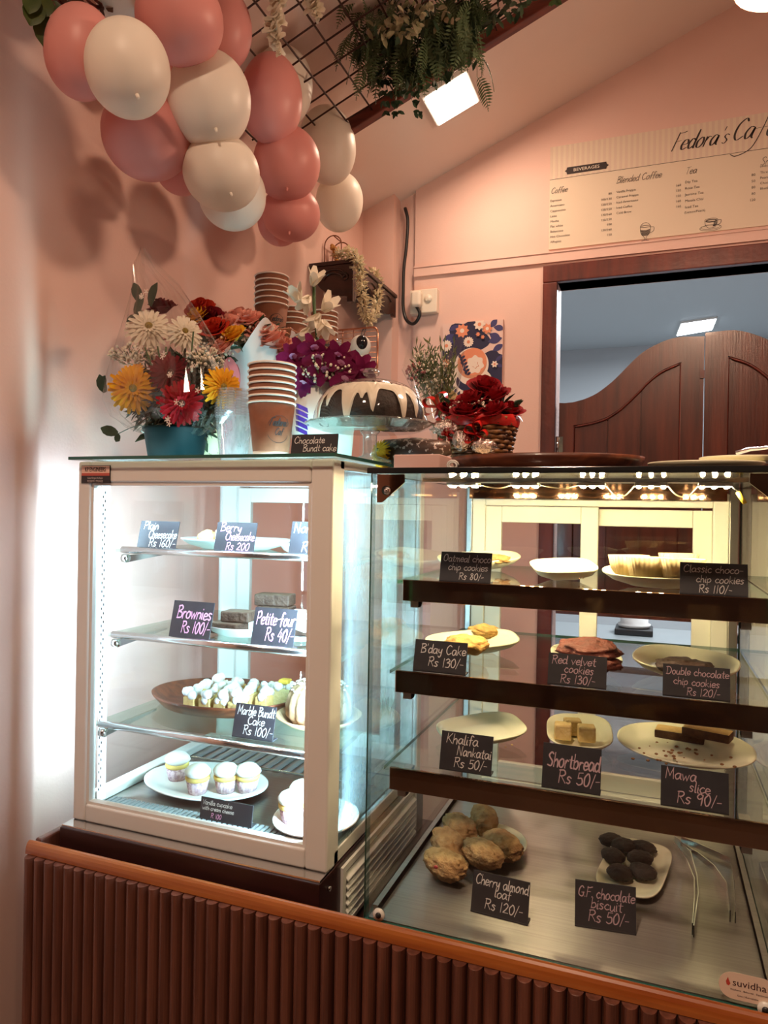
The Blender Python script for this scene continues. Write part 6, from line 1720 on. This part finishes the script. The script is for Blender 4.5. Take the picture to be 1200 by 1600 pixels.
for i, (u, v, rx, ry, x, cl, lab) in enumerate(BAL):
    c = at(u, v, x=x); d = depth(c); a, h = rx * d / FPX, ry * d / FPX
    t = thing('balloon', lab, 'balloon', c, 'pink and cream balloons')
    m = M_bp if cl == 'p' else M_bw
    tilt = rnd.uniform(-.15, .15)
    X = T(c) @ Matrix.Rotation(tilt, 4, AF)
    b = MB(); b.X = X
    b.ball((0, 0, 0), (a, a, h), 40, 28, lambda q: 1 + (.04 * max(0, q.z) if True else 0) - .02 * max(0, -q.z) ** 3)
    b.build('balloon_skin', m, t)
    kd = (TOCAM(c) * rnd.uniform(.5, .9) + V((rnd.uniform(-.2, .5), 0, -.75))).normalized() if i in (1, 5, 11, 14, 9) else V((.1, .3, .4)).normalized()
    kp = c + V((kd.x * a, kd.y * a, kd.z * h)) * .985
    b = MB(); b.cyl(kp, kp + kd * .006, .0035, .0022, 8); b.ball(kp + kd * .007, .0032, 8, 6); b.build('knot', m, t)

# ------------------------------------------------------------------ hanging greenery
def frond(b, o, d, L_, w_, seed):
    rd = random.Random(seed); d = V(d).normalized(); P_ = [V(o)]; n = 13
    for k in range(n):
        d = (d + V((0, 0, -.13))).normalized(); P_.append(P_[-1] + d * (L_ / n))
    b.tube(P_, .0009, 4, cap=False)
    side0 = d.cross(V((rd.gauss(0, 1), rd.gauss(0, 1), .3))).normalized()
    for k in range(1, n + 1):
        t_ = k / n; tang = (P_[k] - P_[k - 1]).normalized(); s_ = (side0 - tang * side0.dot(tang)).normalized(); up = tang.cross(s_)
        l_ = w_ * (math.sin(PI * min(1, t_ * .9 + .12))) * rd.uniform(.85, 1.1)
        for sg in (-1, 1):
            b.blade(P_[k], s_ * sg + tang * .55, up, l_, l_ * .32, -.3, 2, .05, .1)
g0 = at(650, 40, y=1.80)
t = thing('hanging_fern', 'bushy artificial fern hanging from the trellis in front of the ceiling light', 'hanging plant', g0)
b = MB(); rnd = random.Random(31)
for k in range(230):
    u = rnd.uniform(560, 745); vmax = 165 - abs(u - 625) * .55 if u > 625 else 165 - (625 - u) * .25
    v = rnd.uniform(-10, max(30, vmax - 65)); o = at(u, v, y=rnd.uniform(1.72, 1.90))
    frond(b, o, V((rnd.gauss(0, .5), rnd.gauss(-.2, .5), -.7)), rnd.uniform(.09, .135), rnd.uniform(.020, .028), k)
for u, v, du in ((555, 55, -25), (545, 65, -20), (752, 100, 30), (745, 130, 25), (575, 110, -18), (735, 75, 30)):
    o = at(u, v - 10, y=1.76); frond(b, o, at(u + du, v + 12, y=1.74) - o, .11, .022, int(u))
b.build('fern_fronds', M_fern, t)
b = MB()
for k in range(380):
    u = rnd.uniform(565, 745); v = rnd.uniform(-20, 150 - abs(u - 640) * .5); o = at(u, v, y=rnd.uniform(1.74, 1.88)); b.blade(o, V((rnd.gauss(0, .7), rnd.gauss(0, .7), -1)), V((rnd.gauss(0, 1), -1, .2)), rnd.uniform(.018, .03), .012, -.3, 3, .05, .2)
for k in range(14):
    u = rnd.uniform(590, 650); P_ = [at(u + 2 * j, 110 + 16 * j, y=1.78) for j in range(5)]; 
    for q in P_: b.blade(q, V((rnd.gauss(0, .8), rnd.gauss(0, .5), -.7)), V((0, -1, .3)), .02, .011, -.2, 3, .05, .2)
b.build('leaves', M_leafd, t)
t = thing('variegated_garland', 'garland of cream-edged leaves spilling from the trellis above the fern', 'hanging plant', at(610, 10, y=1.74))
b = MB()
for k in range(330):
    u = rnd.gauss(618, 42); v = rnd.uniform(-70, 62 - abs(u - 610) * .30); o = at(u, v, y=rnd.uniform(1.62, 1.72))
    if o.z > tz(o.x) - .012: continue
    b.blade(o, V((rnd.gauss(0, .7), rnd.gauss(-.3, .5), -.8)), V((rnd.gauss(0, 1), -1, .2)), rnd.uniform(.020, .032), .013, -.3, 3, .05, .25); b.mi = 0
b.build('leaves', M_varieg, t)
b = MB()
for k in range(120):
    u = rnd.gauss(610, 50); v = rnd.uniform(-70, 60 - abs(u - 610) * .3); o = at(u, v, y=rnd.uniform(1.64, 1.74))
    if o.z > tz(o.x) - .012: continue
    b.blade(o, V((rnd.gauss(0, .7), rnd.gauss(-.3, .5), -.6)), V((rnd.gauss(0, 1), -1, .2)), rnd.uniform(.020, .032), .014, -.3, 3, .05, .25)
b.build('dark_leaves', M_leafd, t)
t = thing('dark_leaf_garland', 'dark green leaf garland running along the trellis beam at the top edge', 'hanging plant', at(770, 10, y=1.82))
b = MB()
for k in range(230):
    s_ = rnd.random(); u = 690 + 140 * s_; v = rnd.uniform(-50, 60 - 52 * s_ + 8); o = at(u, v, y=rnd.uniform(1.78, 1.90))
    if o.z > tz(o.x) - .012: continue
    b.blade(o, V((rnd.gauss(0, .8), rnd.gauss(0, .5), -.5)), V((rnd.gauss(0, 1), -1, .2)), rnd.uniform(.022, .034), .016, -.3, 3, .05, .25)
b.build('leaves', M_leafd, t)
b = MB(); b.tube([at(700, 20, y=1.86), at(760, -5, y=1.86), at(830, -40, y=1.86)], .003, 6); b.build('stem', M_trimw, t)
t = thing('leaf_sprig', 'small separate green leaf sprig at the top edge right of the garland', 'hanging plant', at(868, -6, y=1.85))
b = MB(); c = at(868, 0, y=1.85)
for dx in (-10, -6, 3, 8, 12): b.blade(c, at(868 + dx, 8, y=1.84) - c, V((0, -1, .2)), .026, .012, -.2, 3, .05, .2)
b.tube([c, at(866, -60, y=1.85)], .001, 5); b.build('leaves', M_leaf, t)
def blossoms(name, lab, pts, seed, y):
    rd = random.Random(seed); P_ = crom3([at(u, v, y=y) for u, v in pts], 5)
    t = thing(name, lab, 'hanging flower', P_[0]); b = MB(); b.tube(P_, .0011, 5); b.build('stem', M_leaf, t)
    b = MB()
    for i, p in enumerate(P_):
        for k in range(4):
            d = V((rd.gauss(0, 1), rd.gauss(-.5, .7), rd.gauss(-.2, .7))).normalized(); s_ = .026 if i < len(P_) * .75 else .012
            b.blade(p, d, V((0, -1, .3)), s_ * rd.uniform(.7, 1.1), s_ * .75, -.6, 4, .25, .3)
    b.build('petals', PM['white'], t)
blossoms('white_blossom_spray', 'white artificial blossom spray dangling before the wire mesh', [(438, -10), (434, 20), (428, 42), (434, 62), (438, 85)], 3, 1.30)
blossoms('white_blossom_sprig', 'small white blossom sprig at the top edge right of the larger spray', [(487, -12), (488, 2), (492, 16), (497, 28)], 4, 1.40)
t = thing('broad_leaf_spray', 'broad green leaves and brown stems at the upper left above the balloons', 'hanging plant', at(62, 10, x=-1.0))
b = MB()
for u, v, du, dv, L_, W_ in ((58, 2, -12, 40, .055, .036), (66, 20, 4, 44, .060, .036), (70, -6, -6, 30, .05, .034), (52, -14, -6, 30, .05, .03), (84, 2, 10, 28, .04, .025)):
    c = at(u, v, x=-1.0); b.blade(c, at(u + du, v + dv, x=-.99) - c, V((.8, -.6, .1)), L_, W_, -.35, 5, .05, .25)
b.build('leaves', mat('broad_leaf', (.06, .085, .015), .4, c2=(.035, .06, .012), ns=30, trl=.25), t)
b = MB()
for k in range(8):
    p = [at(75 + 9 * k + rnd.uniform(-5, 5), -20, x=-1.02), at(85 + 12 * k, 5 + rnd.uniform(-5, 5), x=-1.0), at(100 + 14 * k + rnd.uniform(-8, 8), 18 - k, x=-1.0)]
    b.tube(crom3([V(q) for q in p]), .003, 6)
b.build('stems', M_trimw, t)
b = MB()
for k in range(30):
    c = at(rnd.uniform(80, 200), rnd.uniform(-30, 14), x=rnd.uniform(-1.04, -.98)); b.blade(c, V((rnd.gauss(0, 1), rnd.gauss(0, 1), -.4)), V((0, -1, .3)), .03, .014, -.3, 3, .05)
b.build('brown_leaves', mat('brown_leaf', (.09, .04, .02), .6), t)
